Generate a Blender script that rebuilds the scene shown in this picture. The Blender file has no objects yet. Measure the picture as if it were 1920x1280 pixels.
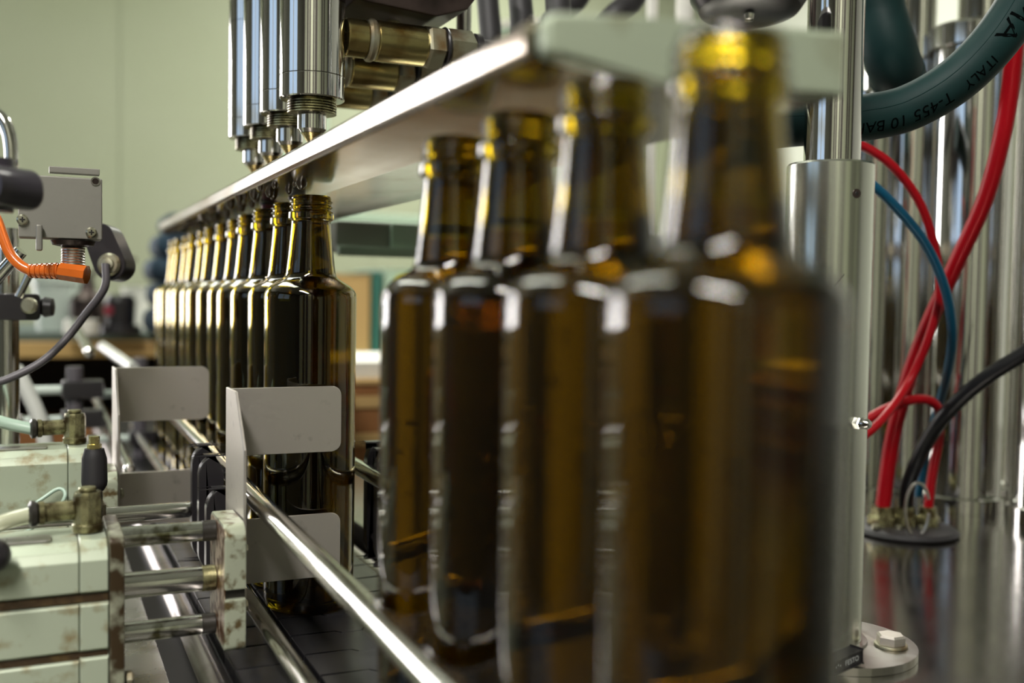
import bpy, bmesh, math, random
from mathutils import Vector, Matrix
random.seed(7)
SC = bpy.context.scene
COL = SC.collection
PI = math.pi

# ---------------------------------------------------------------- camera
def make_camera():
    yaw, pitch, roll = math.radians(25.0), math.radians(2.4), math.radians(0.9)
    F = Vector((math.sin(yaw)*math.cos(pitch), math.cos(yaw)*math.cos(pitch), -math.sin(pitch)))
    R0 = Vector((math.cos(yaw), -math.sin(yaw), 0)); U0 = R0.cross(F)
    R = R0*math.cos(roll) + U0*math.sin(roll); U = U0*math.cos(roll) - R0*math.sin(roll)
    m = Matrix(((R.x, U.x, -F.x, -0.2054), (R.y, U.y, -F.y, -0.8333), (R.z, U.z, -F.z, 0.256), (0, 0, 0, 1)))
    cd = bpy.data.cameras.new('camera'); cd.sensor_width = 36; cd.lens = 36; cd.clip_start = 0.02; cd.clip_end = 60
    cd.dof.use_dof = True; cd.dof.focus_distance = 0.80; cd.dof.aperture_fstop = 3.4
    c = bpy.data.objects.new('camera', cd); COL.objects.link(c); c.matrix_world = m
    SC.camera = c
make_camera()

# ---------------------------------------------------------------- world, large lights, exposure
w = bpy.data.worlds.new('world'); SC.world = w; w.use_nodes = True
w.node_tree.nodes['Background'].inputs[0].default_value = (0.75, 0.85, 1.0, 1)
w.node_tree.nodes['Background'].inputs[1].default_value = 0.3
def area(name, loc, size, size_y, power, color, direction):
    d = bpy.data.lights.new(name, 'AREA'); d.shape = 'RECTANGLE'; d.size = size; d.size_y = size_y
    d.energy = power; d.color = color
    o = bpy.data.objects.new(name, d); COL.objects.link(o); o.location = loc
    o.rotation_euler = Vector(direction).to_track_quat('-Z', 'Y').to_euler()
    return o
area('added_overhead_light', (-0.6, 1.6, 2.3), 0.3, 2.4, 34, (0.97, 1.0, 0.88), (0, 0, -1))  # unseen light added over the back of the room, brightens the wall
area('added_overhead_light', (1.7, 2.3, 2.3), 0.3, 2.4, 135, (1.0, 0.99, 0.9), (0, 0, -1))  # unseen light added to brighten the stores in the background
area('added_overhead_light', (-1.1, -1.9, 2.3), 0.3, 2.0, 150, (1.0, 0.965, 0.915), (0, 0, -1))  # unseen light added behind the camera to brighten gates and cylinders
WINDOW_BACK = 14.0
WINDOW_LEFT = 1.2
vs = SC.view_settings
vs.view_transform = 'Standard'; vs.look = 'None'; vs.gamma = 1.0; vs.exposure = 0.0; vs.use_curve_mapping = False
cy = SC.cycles
cy.max_bounces = 18; cy.transmission_bounces = 18; cy.glossy_bounces = 6; cy.diffuse_bounces = 3
cy.transparent_max_bounces = 8; cy.caustics_reflective = False; cy.caustics_refractive = False
cy.sample_clamp_indirect = 6.0; cy.use_denoising = True; cy.blur_glossy = 0.3

# ---------------------------------------------------------------- materials
def mat(name, col, rough=0.5, metal=0.0, **k):
    m = bpy.data.materials.new(name); m.use_nodes = True
    nt = m.node_tree; b = nt.nodes['Principled BSDF']
    b.inputs['Base Color'].default_value = (*col, 1); b.inputs['Roughness'].default_value = rough
    b.inputs['Metallic'].default_value = metal
    if 'trans' in k: b.inputs['Transmission Weight'].default_value = k['trans']
    if 'ior' in k: b.inputs['IOR'].default_value = k['ior']
    if 'coat' in k: b.inputs['Coat Weight'].default_value = k['coat']
    if 'spec' in k: b.inputs['Specular IOR Level'].default_value = k['spec']
    if 'sss' in k:
        b.inputs['Subsurface Weight'].default_value = k['sss']; b.inputs['Subsurface Radius'].default_value = (0.004, 0.002, 0.001)
    coord = nt.nodes.new('ShaderNodeTexCoord')
    def noise(scale, stretch=(1, 1, 1), detail=4.0):
        mp = nt.nodes.new('ShaderNodeMapping'); mp.inputs['Scale'].default_value = stretch
        nt.links.new(coord.outputs['Object'], mp.inputs[0])
        n = nt.nodes.new('ShaderNodeTexNoise'); n.inputs['Scale'].default_value = scale; n.inputs['Detail'].default_value = detail
        nt.links.new(mp.outputs[0], n.inputs['Vector']); return n
    if 'stain' in k:                        # (colour, scale, threshold, softness)
        sc, scale, lo, hi = k['stain']
        n = noise(scale, k.get('stain_stretch', (1, 1, 1)), 6.0)
        cr = nt.nodes.new('ShaderNodeValToRGB')
        cr.color_ramp.elements[0].position = lo; cr.color_ramp.elements[1].position = hi
        cr.color_ramp.elements[0].color = (0, 0, 0, 1); cr.color_ramp.elements[1].color = (1, 1, 1, 1)
        nt.links.new(n.outputs['Fac'], cr.inputs[0])
        mx = nt.nodes.new('ShaderNodeMix'); mx.data_type = 'RGBA'
        mx.inputs['A'].default_value = (*col, 1); mx.inputs['B'].default_value = (*sc, 1)
        nt.links.new(cr.outputs[0], mx.inputs['Factor']); nt.links.new(mx.outputs['Result'], b.inputs['Base Color'])
    if 'grain' in k:                        # (scale, stretch, rough amplitude, bump)
        scale, st, ra, bump = k['grain']
        n = noise(scale, st, 5.0)
        mr = nt.nodes.new('ShaderNodeMapRange'); mr.inputs['To Min'].default_value = max(0.02, rough-ra); mr.inputs['To Max'].default_value = rough+ra
        nt.links.new(n.outputs['Fac'], mr.inputs['Value']); nt.links.new(mr.outputs[0], b.inputs['Roughness'])
        if bump:
            bp = nt.nodes.new('ShaderNodeBump'); bp.inputs['Strength'].default_value = bump; bp.inputs['Distance'].default_value = 0.001
            nt.links.new(n.outputs['Fac'], bp.inputs['Height']); nt.links.new(bp.outputs[0], b.inputs['Normal'])
    return m
def emit(name, col, s):
    m = bpy.data.materials.new(name); m.use_nodes = True; nt = m.node_tree; nt.nodes.clear()
    e = nt.nodes.new('ShaderNodeEmission'); e.inputs[0].default_value = (*col, 1); e.inputs[1].default_value = s
    o = nt.nodes.new('ShaderNodeOutputMaterial'); nt.links.new(e.outputs[0], o.inputs[0]); return m
def glass(name, col, ior, rough=0.0):
    m = bpy.data.materials.new(name); m.use_nodes = True; nt = m.node_tree; nt.nodes.clear()
    g = nt.nodes.new('ShaderNodeBsdfGlass'); g.inputs['Color'].default_value = (*col, 1)
    g.inputs['IOR'].default_value = ior; g.inputs['Roughness'].default_value = rough
    gl = nt.nodes.new('ShaderNodeBsdfGlossy'); gl.inputs['Roughness'].default_value = 0.02
    gl.inputs['Color'].default_value = (1, 1, 1, 1)
    fr = nt.nodes.new('ShaderNodeFresnel'); fr.inputs['IOR'].default_value = ior
    rf = nt.nodes.new('ShaderNodeBsdfRefraction'); rf.inputs['Color'].default_value = (*col, 1)
    rf.inputs['IOR'].default_value = ior; rf.inputs['Roughness'].default_value = rough
    mx = nt.nodes.new('ShaderNodeMixShader')
    nt.links.new(fr.outputs[0], mx.inputs[0]); nt.links.new(rf.outputs[0], mx.inputs[1]); nt.links.new(gl.outputs[0], mx.inputs[2])
    o = nt.nodes.new('ShaderNodeOutputMaterial'); nt.links.new(mx.outputs[0], o.inputs[0])
    nt.nodes.remove(g); return m

M = dict(
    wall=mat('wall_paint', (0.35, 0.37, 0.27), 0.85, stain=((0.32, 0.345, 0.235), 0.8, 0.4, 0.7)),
    wall_side=mat('darkened_side_wall', (0.06, 0.062, 0.045), 0.85),  # colour darkened so bottles and steel reflect a darker room
    wall_dark=mat('darkened_rear_wall', (0.06, 0.052, 0.045), 0.8),  # unseen wall, colour darkened to keep reflections in the glass dark
    wall_white=mat('white_wall_paint', (0.66, 0.67, 0.60), 0.8),
    floor=mat('concrete_floor', (0.12, 0.11, 0.095), 0.6, stain=((0.07, 0.065, 0.055), 3, 0.4, 0.7)),
    ceiling=mat('ceiling_paint', (0.6, 0.63, 0.54), 0.9),
    frame=mat('window_frame_paint', (0.5, 0.52, 0.48), 0.5),
    pane1=emit('bright_daylight_pane', (1.0, 0.965, 0.955), WINDOW_BACK),
    pane2=emit('blue_sky_pane', (0.55, 0.74, 1.0), WINDOW_LEFT),
    glass=glass('amber_bottle_glass', (0.515, 0.437, 0.075), 1.5),
    oil=glass('olive_oil', (0.57, 0.46, 0.12), 0.985),
    bubble=mat('air_bubble', (1.0, 0.92, 0.7), 0.25, 1.0),
    polish=mat('polished_steel', (0.63, 0.62, 0.59), 0.13, 1.0, grain=(60, (1, 1, 0.05), 0.05, 0.02)),
    satin=mat('satin_turned_steel', (0.62, 0.63, 0.57), 0.24, 1.0, grain=(30, (1, 1, 0.02), 0.08, 0.03)),
    mirror=mat('mirror_steel', (0.66, 0.65, 0.63), 0.08, 1.0, grain=(9, (1, 1, 0.03), 0.04, 0.05)),
    brushed=mat('brushed_steel', (0.56, 0.54, 0.51), 0.30, 1.0, grain=(90, (1, 0.06, 1), 0.08, 0.06), stain=((0.42, 0.38, 0.34), 40, 0.55, 0.75)),
    tray=mat('tray_steel', (0.40, 0.355, 0.315), 0.17, 1.0, grain=(40, (1, 0.05, 1), 0.06, 0.06), stain=((0.24, 0.17, 0.10), 14, 0.48, 0.70)),
    lip=mat('tray_end_steel', (0.43, 0.49, 0.365), 0.42, 0.35, stain=((0.25, 0.24, 0.14), 22, 0.6, 0.75)),
    sheet=mat('bare_steel_sheet', (0.60, 0.555, 0.50), 0.42, 0.85, grain=(300, (1, 1, 1), 0.06, 0.05), stain=((0.34, 0.32, 0.28), 60, 0.62, 0.8)),
    table=mat('steel_table_top', (0.42, 0.40, 0.37), 0.17, 1.0, grain=(20, (1, 1, 1), 0.06, 0.04), stain=((0.27, 0.26, 0.24), 5, 0.45, 0.75)),
    belt=mat('dark_conveyor_slat', (0.012, 0.0115, 0.0125), 0.30, 0.0, grain=(60, (1, 1, 1), 0.08, 0.04), spec=0.28),
    frame_steel=mat('conveyor_frame_steel', (0.40, 0.37, 0.36), 0.30, 1.0, grain=(50, (1, 0.05, 1), 0.08, 0.08), stain=((0.18, 0.15, 0.13), 18, 0.5, 0.72)),
    greasy=mat('oily_base_plate', (0.36, 0.35, 0.32), 0.28, 0.9, grain=(30, (1, 1, 1), 0.1, 0.15), stain=((0.14, 0.12, 0.08), 16, 0.45, 0.7)),
    gap=mat('gap_shade_black', (0.02, 0.018, 0.018), 0.45, 0.3),  # near-black puts the shade of gaps and recesses into the colour
    alu=mat('pale_green_anodised_aluminium', (0.46, 0.515, 0.39), 0.36, 0.25, stain=((0.26, 0.20, 0.09), 55, 0.53, 0.70)),
    dirty=mat('oil_stained_aluminium', (0.44, 0.47, 0.35), 0.36, 0.3, stain=((0.12, 0.085, 0.035), 110, 0.50, 0.64)),
    grime=mat('grimy_black_seal', (0.025, 0.022, 0.018), 0.35, 0.1, grain=(120, (1, 1, 1), 0.15, 0.6)),
    brown_grime=mat('brown_oily_grime', (0.05, 0.03, 0.014), 0.3, 0.0, grain=(120, (1, 1, 1), 0.15, 0.5), stain=((0.14, 0.09, 0.03), 60, 0.5, 0.7)),
    plate_dirt=mat('heavily_oiled_plate', (0.36, 0.37, 0.27), 0.34, 0.3, stain=((0.045, 0.028, 0.012), 70, 0.36, 0.54)),
    oily_rod=mat('oily_chrome_rod', (0.60, 0.60, 0.57), 0.14, 1.0, stain=((0.13, 0.12, 0.06), 70, 0.52, 0.68)),
    crust=mat('rusty_crust', (0.50, 0.40, 0.30), 0.35, 0.3, stain=((0.10, 0.04, 0.012), 130, 0.43, 0.55), grain=(150, (1, 1, 1), 0.1, 0.8)),
    black=mat('black_plastic', (0.018, 0.016, 0.018), 0.32, 0.0),
    rubber=mat('black_rubber', (0.02, 0.018, 0.02), 0.55),
    purple=mat('dark_bakelite', (0.035, 0.03, 0.04), 0.28),
    hose=mat('green_rubber_hose', (0.008, 0.031, 0.030), 0.55, stain=((0.006, 0.02, 0.02), 18, 0.45, 0.75), grain=(200, (1, 1, 1), 0.06, 0.08), spec=0.2),
    ink=mat('black_print', (0.003, 0.004, 0.004), 0.9, spec=0.0),
    white_ink=mat('white_print', (0.7, 0.72, 0.7), 0.6),
    red=mat('red_air_tube', (0.40, 0.003, 0.009), 0.42, 0.0, spec=0.25),
    blue=mat('blue_air_tube', (0.006, 0.10, 0.19), 0.4, spec=0.3),
    blackcable=mat('black_cable', (0.006, 0.006, 0.007), 0.4, spec=0.25),
    grey_cable=mat('grey_cable', (0.10, 0.09, 0.10), 0.45),
    orange=mat('orange_translucent_plastic', (0.80, 0.17, 0.02), 0.22, 0.0, trans=0.25, coat=0.4),
    brass=mat('nickelled_brass', (0.50, 0.43, 0.20), 0.26, 1.0, grain=(70, (0.2, 1, 1), 0.08, 0.05), stain=((0.28, 0.17, 0.05), 30, 0.55, 0.72)),
    oily_brass=mat('oil_stained_brass', (0.34, 0.32, 0.17), 0.28, 0.75, stain=((0.07, 0.05, 0.02), 90, 0.42, 0.6), grain=(120, (1, 1, 1), 0.1, 0.25)),
    nut=mat('dull_nut_metal', (0.44, 0.43, 0.32), 0.36, 0.85, stain=((0.22, 0.14, 0.06), 35, 0.5, 0.7)),
    sensor=mat('grey_die_cast', (0.27, 0.26, 0.23), 0.42, 0.5, grain=(400, (1, 1, 1), 0.05, 0.04)),
    tube=mat('clear_oil_tube', (0.72, 0.74, 0.52), 0.22, 0.0, trans=0.45, stain=((0.75, 0.52, 0.08), 30, 0.5, 0.66)),
    tube_white=mat('milky_tube', (0.62, 0.63, 0.58), 0.3),
    tube_green=mat('pale_green_tube', (0.42, 0.56, 0.45), 0.3),
    cardboard=mat('cardboard', (0.62, 0.40, 0.16), 0.8),
    cardboard_dark=mat('brown_cardboard', (0.33, 0.14, 0.045), 0.8),
    paper=mat('white_paper', (0.85, 0.83, 0.76), 0.8),
    wood=mat('varnished_wood', (0.50, 0.33, 0.12), 0.5, stain=((0.36, 0.2, 0.07), 6, 0.4, 0.7), stain_stretch=(0.2, 1, 4)),
    dark_wood=mat('dark_wood', (0.07, 0.045, 0.035), 0.6),
    bench=mat('bench_mat', (0.06, 0.085, 0.075), 0.6),
    navy=mat('navy_cloth', (0.018, 0.045, 0.075), 0.85, stain=((0.008, 0.02, 0.035), 25, 0.4, 0.7)),
    pail=mat('white_plastic_pail', (0.55, 0.62, 0.56), 0.4),
    yellow=mat('yellow_label', (0.8, 0.7, 0.03), 0.5),
    teal=mat('teal_paint', (0.05, 0.2, 0.16), 0.5),
    mint=mat('mint_paint', (0.55, 0.72, 0.56), 0.5),
    grey_beam=mat('grey_green_paint', (0.30, 0.31, 0.26), 0.6),
    gold=mat('dull_plated_screw', (0.5, 0.48, 0.38), 0.3, 1.0),
    lilac=mat('grey_painted_column', (0.34, 0.34, 0.36), 0.5),
    maroon=mat('maroon_plastic', (0.22, 0.015, 0.03), 0.4),
    drop=mat('dark_oil_drop', (0.10, 0.05, 0.015), 0.10, 0.0, coat=0.6),
    darkmetal=mat('dark_oily_metal', (0.07, 0.05, 0.045), 0.35, 0.7, stain=((0.02, 0.015, 0.012), 25, 0.4, 0.7)),
)

# ---------------------------------------------------------------- geometry helpers (all in world coordinates)
def V(*a): return Vector(a)
def box(bm, x0, x1, y0, y1, z0, z1, bev=0.0, seg=2):
    r = bmesh.ops.create_cube(bm, size=1.0)
    vs_ = r['verts']
    for v in vs_:
        v.co = V((x0+x1)/2 + v.co.x*(x1-x0), (y0+y1)/2 + v.co.y*(y1-y0), (z0+z1)/2 + v.co.z*(z1-z0))
    if bev:
        es = list({e for v in vs_ for e in v.link_edges})
        bmesh.ops.bevel(bm, geom=es, offset=bev, segments=seg, affect='EDGES', profile=0.5)
    return bm
def frame_of(axis):
    a = Vector(axis).normalized()
    t = V(0, 0, 1) if abs(a.z) < 0.9 else V(1, 0, 0)
    u = a.cross(t).normalized(); v = a.cross(u).normalized()
    return a, u, v
def lathe(bm, prof, origin=(0, 0, 0), axis=(0, 0, 1), n=40, closed=False, phase=0.0):
    """prof: (radius, height) list; r = 0 ends are closed to a point"""
    a, u, v = frame_of(axis); o = Vector(origin); rings = []
    for r, h in prof:
        if r <= 1e-7: rings.append([bm.verts.new(o + a*h)])
        else: rings.append([bm.verts.new(o + a*h + (u*math.cos(phase+2*PI*i/n) + v*math.sin(phase+2*PI*i/n))*r) for i in range(n)])
    pairs = list(zip(rings, rings[1:])) + ([(rings[-1], rings[0])] if closed else [])
    for A, B in pairs:
        for i in range(n):
            j = (i+1) % n
            if len(A) == 1 and len(B) == 1: break
            if len(A) == 1: bm.faces.new((A[0], B[i], B[j]))
            elif len(B) == 1: bm.faces.new((A[i], B[0], A[j]))
            else: bm.faces.new((A[i], B[i], B[j], A[j]))
    return bm
def cyl(bm, p0, p1, r, n=32, bev=0.0, r1=None):
    p0, p1 = Vector(p0), Vector(p1); L = (p1-p0).length; r1 = r if r1 is None else r1
    if bev: pr = [(0, 0), (r-bev, 0), (r, bev), (r1, L-bev), (r1-bev, L), (0, L)]
    else: pr = [(0, 0), (r, 0), (r1, L), (0, L)]
    return lathe(bm, pr, p0, p1-p0, n)
def hexa(bm, p0, p1, r, bev=0.0015, phase=0.0):
    p0, p1 = Vector(p0), Vector(p1); L = (p1-p0).length
    return lathe(bm, [(0, 0), (r-bev, 0), (r, bev), (r, L-bev), (r-bev, L), (0, L)], p0, p1-p0, 6, phase=phase)
def spline(pts, k=10):
    P = [Vector(p) for p in pts]; P = [P[0]*2-P[1]] + P + [P[-1]*2-P[-2]]; out = []
    for i in range(1, len(P)-2):
        for s in range(k):
            t = s/k; a, b, c, d = P[i-1], P[i], P[i+1], P[i+2]
            out.append(0.5*((2*b) + (c-a)*t + (2*a-5*b+4*c-d)*t*t + (3*b-a-3*c+d)*t**3))
    out.append(P[-2]); return out
def sweep_frames(path):
    T = [(path[min(i+1, len(path)-1)] - path[max(i-1, 0)]).normalized() for i in range(len(path))]
    u = T[0].orthogonal().normalized(); fr = []
    for t in T:
        u = (u - t*u.dot(t)).normalized(); fr.append((t, u, t.cross(u)))
    return fr
def tube(bm, pts, r, n=16, k=10, smooth=True, caps=True, rfun=None):
    path = spline(pts, k) if smooth else [Vector(p) for p in pts]
    rings = []
    for i, (p, (t, u, v)) in enumerate(zip(path, sweep_frames(path))):
        rr = r*(rfun(i/(len(path)-1)) if rfun else 1)
        rings.append([bm.verts.new(p + (u*math.cos(2*PI*j/n) + v*math.sin(2*PI*j/n))*rr) for j in range(n)])
    for A, B in zip(rings, rings[1:]):
        for j in range(n): bm.faces.new((A[j], A[(j+1) % n], B[(j+1) % n], B[j]))
    if caps: bm.faces.new(rings[0][::-1]); bm.faces.new(rings[-1])
    return bm
def prism(bm, poly, plane, a, b, bev=0.0, seg=2):
    """poly in the two axes named by plane ('xz','yz','xy'), extruded along the third from a to b"""
    def pt(p, t):
        return {'xz': V(p[0], t, p[1]), 'yz': V(t, p[0], p[1]), 'xy': V(p[0], p[1], t)}[plane]
    A = [bm.verts.new(pt(p, a)) for p in poly]; B = [bm.verts.new(pt(p, b)) for p in poly]
    fs = [bm.faces.new(A), bm.faces.new(B[::-1])]; n = len(poly)
    for i in range(n): fs.append(bm.faces.new((A[i], B[i], B[(i+1) % n], A[(i+1) % n])))
    if bev:
        es = list({e for f in fs for e in f.edges})
        bmesh.ops.bevel(bm, geom=es, offset=bev, segments=seg, affect='EDGES', profile=0.5)
    return bm
def rrect(x0, x1, z0, z1, r, k=6, corners='abcd'):
    """rounded rectangle, corners a=(x1,z1) b=(x0,z1) c=(x0,z0) d=(x1,z0)"""
    out = []
    for c, (cx, cz, a0) in zip('abcd', ((x1, z1, 0), (x0, z1, 90), (x0, z0, 180), (x1, z0, 270))):
        if c not in corners: out.append((cx, cz)); continue
        sx = -1 if cx == x1 else 1; sz = -1 if cz == z1 else 1
        for i in range(k+1):
            a = math.radians(a0 + 90*i/k); out.append((cx+sx*r+math.cos(a)*r, cz+sz*r+math.sin(a)*r))
    return out
def NB(): return bmesh.new()
def tag(o, label=None, cat=None, group=None, kind=None):
    if label: o['label'] = label
    if cat: o['category'] = cat
    if group: o['group'] = group
    if kind: o['kind'] = kind
    return o
def root(name, loc, label, cat, group=None):
    o = bpy.data.objects.new(name, None); o.empty_display_size = 0.02; COL.objects.link(o); o.location = loc
    return tag(o, label, cat, group)
def world_origin(o):
    p = V(0, 0, 0)
    while o is not None: p += o.location; o = o.parent
    return p
def build(name, bm, m, parent=None, origin=None, sharp=28, label=None):
    """one mesh object; vertices come in world coordinates"""
    bmesh.ops.recalc_face_normals(bm, faces=bm.faces)
    me = bpy.data.meshes.new(name)
    base = world_origin(parent) if parent is not None else V(0, 0, 0)
    loc = Vector(origin)-base if origin is not None else V(0, 0, 0)
    bmesh.ops.translate(bm, verts=bm.verts, vec=-(base+loc))
    bm.to_mesh(me); bm.free()
    for p in me.polygons: p.use_smooth = True
    me.set_sharp_from_angle(angle=math.radians(sharp))
    me.materials.append(M[m] if isinstance(m, str) else m)
    o = bpy.data.objects.new(name, me); COL.objects.link(o)
    wn = o.modifiers.new('weighted_normals', 'WEIGHTED_NORMAL'); wn.keep_sharp = True; wn.weight = 50
    o.location = loc
    if parent is not None: o.parent = parent
    if label: o['label'] = label
    return o
def struct(name, bm, m, parent=None, sharp=28):
    o = build(name, bm, m, parent, sharp=sharp)
    if parent is None: o['kind'] = 'structure'
    return o
def copy_tree(o, parent=None):
    c = o.copy(); COL.objects.link(c); c.parent = parent
    for ch in o.children: copy_tree(ch, c)
    return c
def text_mesh(body, size, align='LEFT'):
    cu = bpy.data.curves.new('lettering', 'FONT'); cu.body = body; cu.size = size; cu.align_x = align; cu.resolution_u = 3
    ob = bpy.data.objects.new('lettering', cu); COL.objects.link(ob)
    dg = bpy.context.evaluated_depsgraph_get(); me = bpy.data.meshes.new_from_object(ob.evaluated_get(dg))
    bm = bmesh.new(); bm.from_mesh(me); bpy.data.meshes.remove(me); bpy.data.objects.remove(ob); bpy.data.curves.remove(cu)
    return bm

# ---------------------------------------------------------------- camera-ray helper used while laying out (depth measured along the lens axis)
CAM = SC.camera.matrix_world.copy()
def at(px, py, d):
    return CAM @ V((px-960)/1920*d, (640-py)/1920*d, -d)

# ================================================================ THE ROOM
ZF, ZC = -0.92, 2.4
XL, XR, YB, YN = -3.6, 3.4, 4.2, -3.4
struct('floor', box(NB(), XL, XR, YN, YB, ZF-0.1, ZF), 'floor')
struct('ceiling', box(NB(), XL, XR, YN, YB, ZC, ZC+0.1), 'ceiling')
WX0, WX1, WZ0, WZ1 = -3.1, -1.02, 0.05, 1.64
bm = NB()
for a in ((XL, WX0, ZF, ZC), (WX1, XR, ZF, ZC), (WX0, WX1, ZF, WZ0), (WX0, WX1, WZ1, ZC)): box(bm, a[0], a[1], YB, YB+0.12, a[2], a[3])
struct('wall_back', bm, 'wall')
w1 = struct('window_1', box(NB(), WX0, WX1, YB+0.09, YB+0.10, WZ0, WZ1), 'pane1')
bm = NB(); t = 0.05
for a in ((WX0, WX0+t, WZ0, WZ1), (WX1-t, WX1, WZ0, WZ1), (WX0, WX1, WZ0, WZ0+t), (WX0, WX1, WZ1-t, WZ1)): box(bm, a[0], a[1], YB+0.03, YB+0.09, a[2], a[3])
build('window_frame', bm, 'frame', w1)
LY0, LY1, LZ0, LZ1 = -1.5, 0.7, 0.35, 1.7
bm = NB()
for a in ((YN, LY0, ZF, ZC), (LY1, YB, ZF, ZC), (LY0, LY1, ZF, LZ0), (LY0, LY1, LZ1, ZC)): box(bm, XL-0.12, XL, a[0], a[1], a[2], a[3])
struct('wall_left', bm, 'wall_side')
w2 = struct('window_2', box(NB(), XL-0.10, XL-0.09, LY0, LY1, LZ0, LZ1), 'pane2')
bm = NB()
for a in ((LY0, LY0+t, LZ0, LZ1), (LY1-t, LY1, LZ0, LZ1), (LY0, LY1, LZ0, LZ0+t), (LY0, LY1, LZ1-t, LZ1), (-0.50, -0.32, LZ0, LZ1), (LY0, LY1, 1.0, 1.07)):
    box(bm, XL-0.09, XL-0.03, a[0], a[1], a[2], a[3])
build('window_frame', bm, 'frame', w2)
struct('wall_right', box(NB(), XR, XR+0.12, YN, YB, ZF, ZC), 'wall_white')
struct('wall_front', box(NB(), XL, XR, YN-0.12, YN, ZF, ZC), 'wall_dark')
# pale strips added on the unseen rear wall to streak the steel reflections
for i, (x0_, x1_) in enumerate(((-2.9, -2.2), (-1.75, -1.62), (-1.2, -0.75), (-0.45, -0.32), (0.15, 0.95), (1.35, 1.5), (1.9, 2.7))):
    struct('trim_%d' % (i+10), box(NB(), x0_, x1_, YN, YN+0.03, ZF, ZC-0.25), 'wall')
# vertical joints of the wall panels far behind
for i, x in enumerate((0.15, 1.35, 2.55)):
    struct('trim_%d' % (i+1), box(NB(), x, x+0.012, YB-0.004, YB, ZF, ZC), 'wall')

# ================================================================ MACHINE BED, TABLE, CONVEYOR FRAME
struct_label = None
o = build('steel_table', box(NB(), 0.125, 1.9, -1.3, 0.62, -0.03, 0.0, 0.002), 'table')
tag(o, 'shiny stainless steel machine table under the hoses and round post', 'table')
r = root('table_frame', (1.0, -0.3, ZF), 'dark steel legs and skirt carrying the stainless table', 'table frame')
build('skirt', box(NB(), 0.14, 1.88, -1.28, 0.60, -0.16, -0.0305, 0.002), 'frame_steel', r)
for x in (0.18, 1.84):
    for y in (-1.24, 0.56): build('leg', box(NB(), x-0.03, x+0.03, y-0.03, y+0.03, ZF, -0.161), 'frame_steel', r)

cf = root('conveyor_frame', (0, 0.1, ZF), 'steel conveyor side frame with rolled edge below the slat chain', 'conveyor')
build('side_rail', tube(NB(), [(-0.093, -0.95, -0.014), (-0.093, 1.5, -0.014)], 0.0095, 20, smooth=False), 'frame_steel', cf)
build('side_rail', tube(NB(), [(0.093, -0.95, -0.014), (0.093, 1.5, -0.014)], 0.0095, 20, smooth=False), 'frame_steel', cf)
build('side_plate', box(NB(), -0.097, -0.088, -0.95, 1.5, -0.20, -0.0235, 0.001), 'gap', cf)  # coloured near-black in place of the shade in the gap
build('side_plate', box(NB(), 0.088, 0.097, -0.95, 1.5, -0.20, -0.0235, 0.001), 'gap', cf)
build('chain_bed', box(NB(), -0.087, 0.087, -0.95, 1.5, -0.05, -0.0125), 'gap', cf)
for y in (-0.85, 1.4):
    for x in (-0.08, 0.08): build('leg', box(NB(), x-0.02, x+0.02, y-0.02, y+0.02, ZF, -0.2005), 'frame_steel', cf)

# oily base plate the cylinders stand on
bp = root('base_plate', (-0.3, 0.1, ZF), 'oily steel base plate with stands under the air cylinders', 'base plate')
build('plate', box(NB(), -0.62, -0.113, -0.60, 1.05, -0.052, -0.040, 0.001), 'greasy', bp)
for y in (-0.5, 0.95):
    for x in (-0.58, -0.16): build('stand', box(NB(), x-0.02, x+0.02, y-0.02, y+0.02, ZF, -0.0525), 'frame_steel', bp)

# slat chains: each slat one part
PITCH = 0.0445
for strand in (0, 1):
    lab = ('dark slat chain of the conveyor on the side of the air cylinders', 'dark slat chain with hinge tabs running beneath the bottles')[strand]
    ch = root('slat_chain', (-0.058 if strand == 0 else 0.02, 0.1, -0.0115), lab, 'conveyor chain')
    proto = None
    for i in range(-17, 32):
        y0 = -0.085 + i*PITCH + (0.012 if strand else 0.0)
        if proto is None:
            if strand == 0: poly = [(-0.0825, y0), (-0.0355, y0), (-0.0355, y0+PITCH-0.0016), (-0.0825, y0+PITCH-0.0016)]
            else:
                a, b = y0, y0+PITCH-0.0016
                poly = [(-0.032, a), (0.004, a), (0.006, a-0.008), (0.022, a-0.008), (0.024, a), (0.082, a),
                        (0.082, b), (0.0255, b), (0.0235, b-0.008), (0.0045, b-0.008), (0.0025, b), (-0.032, b)]
            ymid = y0 + PITCH/2
            proto = build('slat', prism(NB(), poly, 'xy', -0.0115, 0.0, 0.0013, 2), 'belt', ch, origin=(0, ymid, 0))
            py0 = proto.location.y
        else:
            c = proto.copy(); COL.objects.link(c); c.location.y = py0 + (i+17)*PITCH
            c.location.z = proto.location.z - random.choice((0, 0.0003, 0.0006))

# ================================================================ GUIDE RAILS
def rail(name, label, pts, rr, m='polish'):
    r_ = root(name, pts[0], label, 'guide rail', None)
    build('rod', tube(NB(), pts, rr, 28, smooth=False), m, r_)
    e0 = Vector(pts[0]); d = (Vector(pts[1])-e0).normalized()
    build('end_cap', lathe(NB(), [(rr, 0), (rr*0.9, 0.003), (rr*0.5, 0.005), (0, 0.0055)], e0, -d, 28), m, r_)
    return r_
rail('guide_rail', 'bright round steel rail crossing in front of the near bottles at waist height', [(-0.0585, -0.72, 0.097), (-0.0565, 0.95, 0.118)], 0.0072)
rail('guide_rail', 'low round steel rail just above the slat chain in front of bottles', [(-0.060, -0.70, 0.020), (-0.060, 0.95, 0.037)], 0.0062)
rail('guide_rail', 'round steel rail behind the bottles on the far side of the chain', [(0.056, -0.70, 0.099), (0.056, 0.95, 0.108)], 0.0068)
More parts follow.
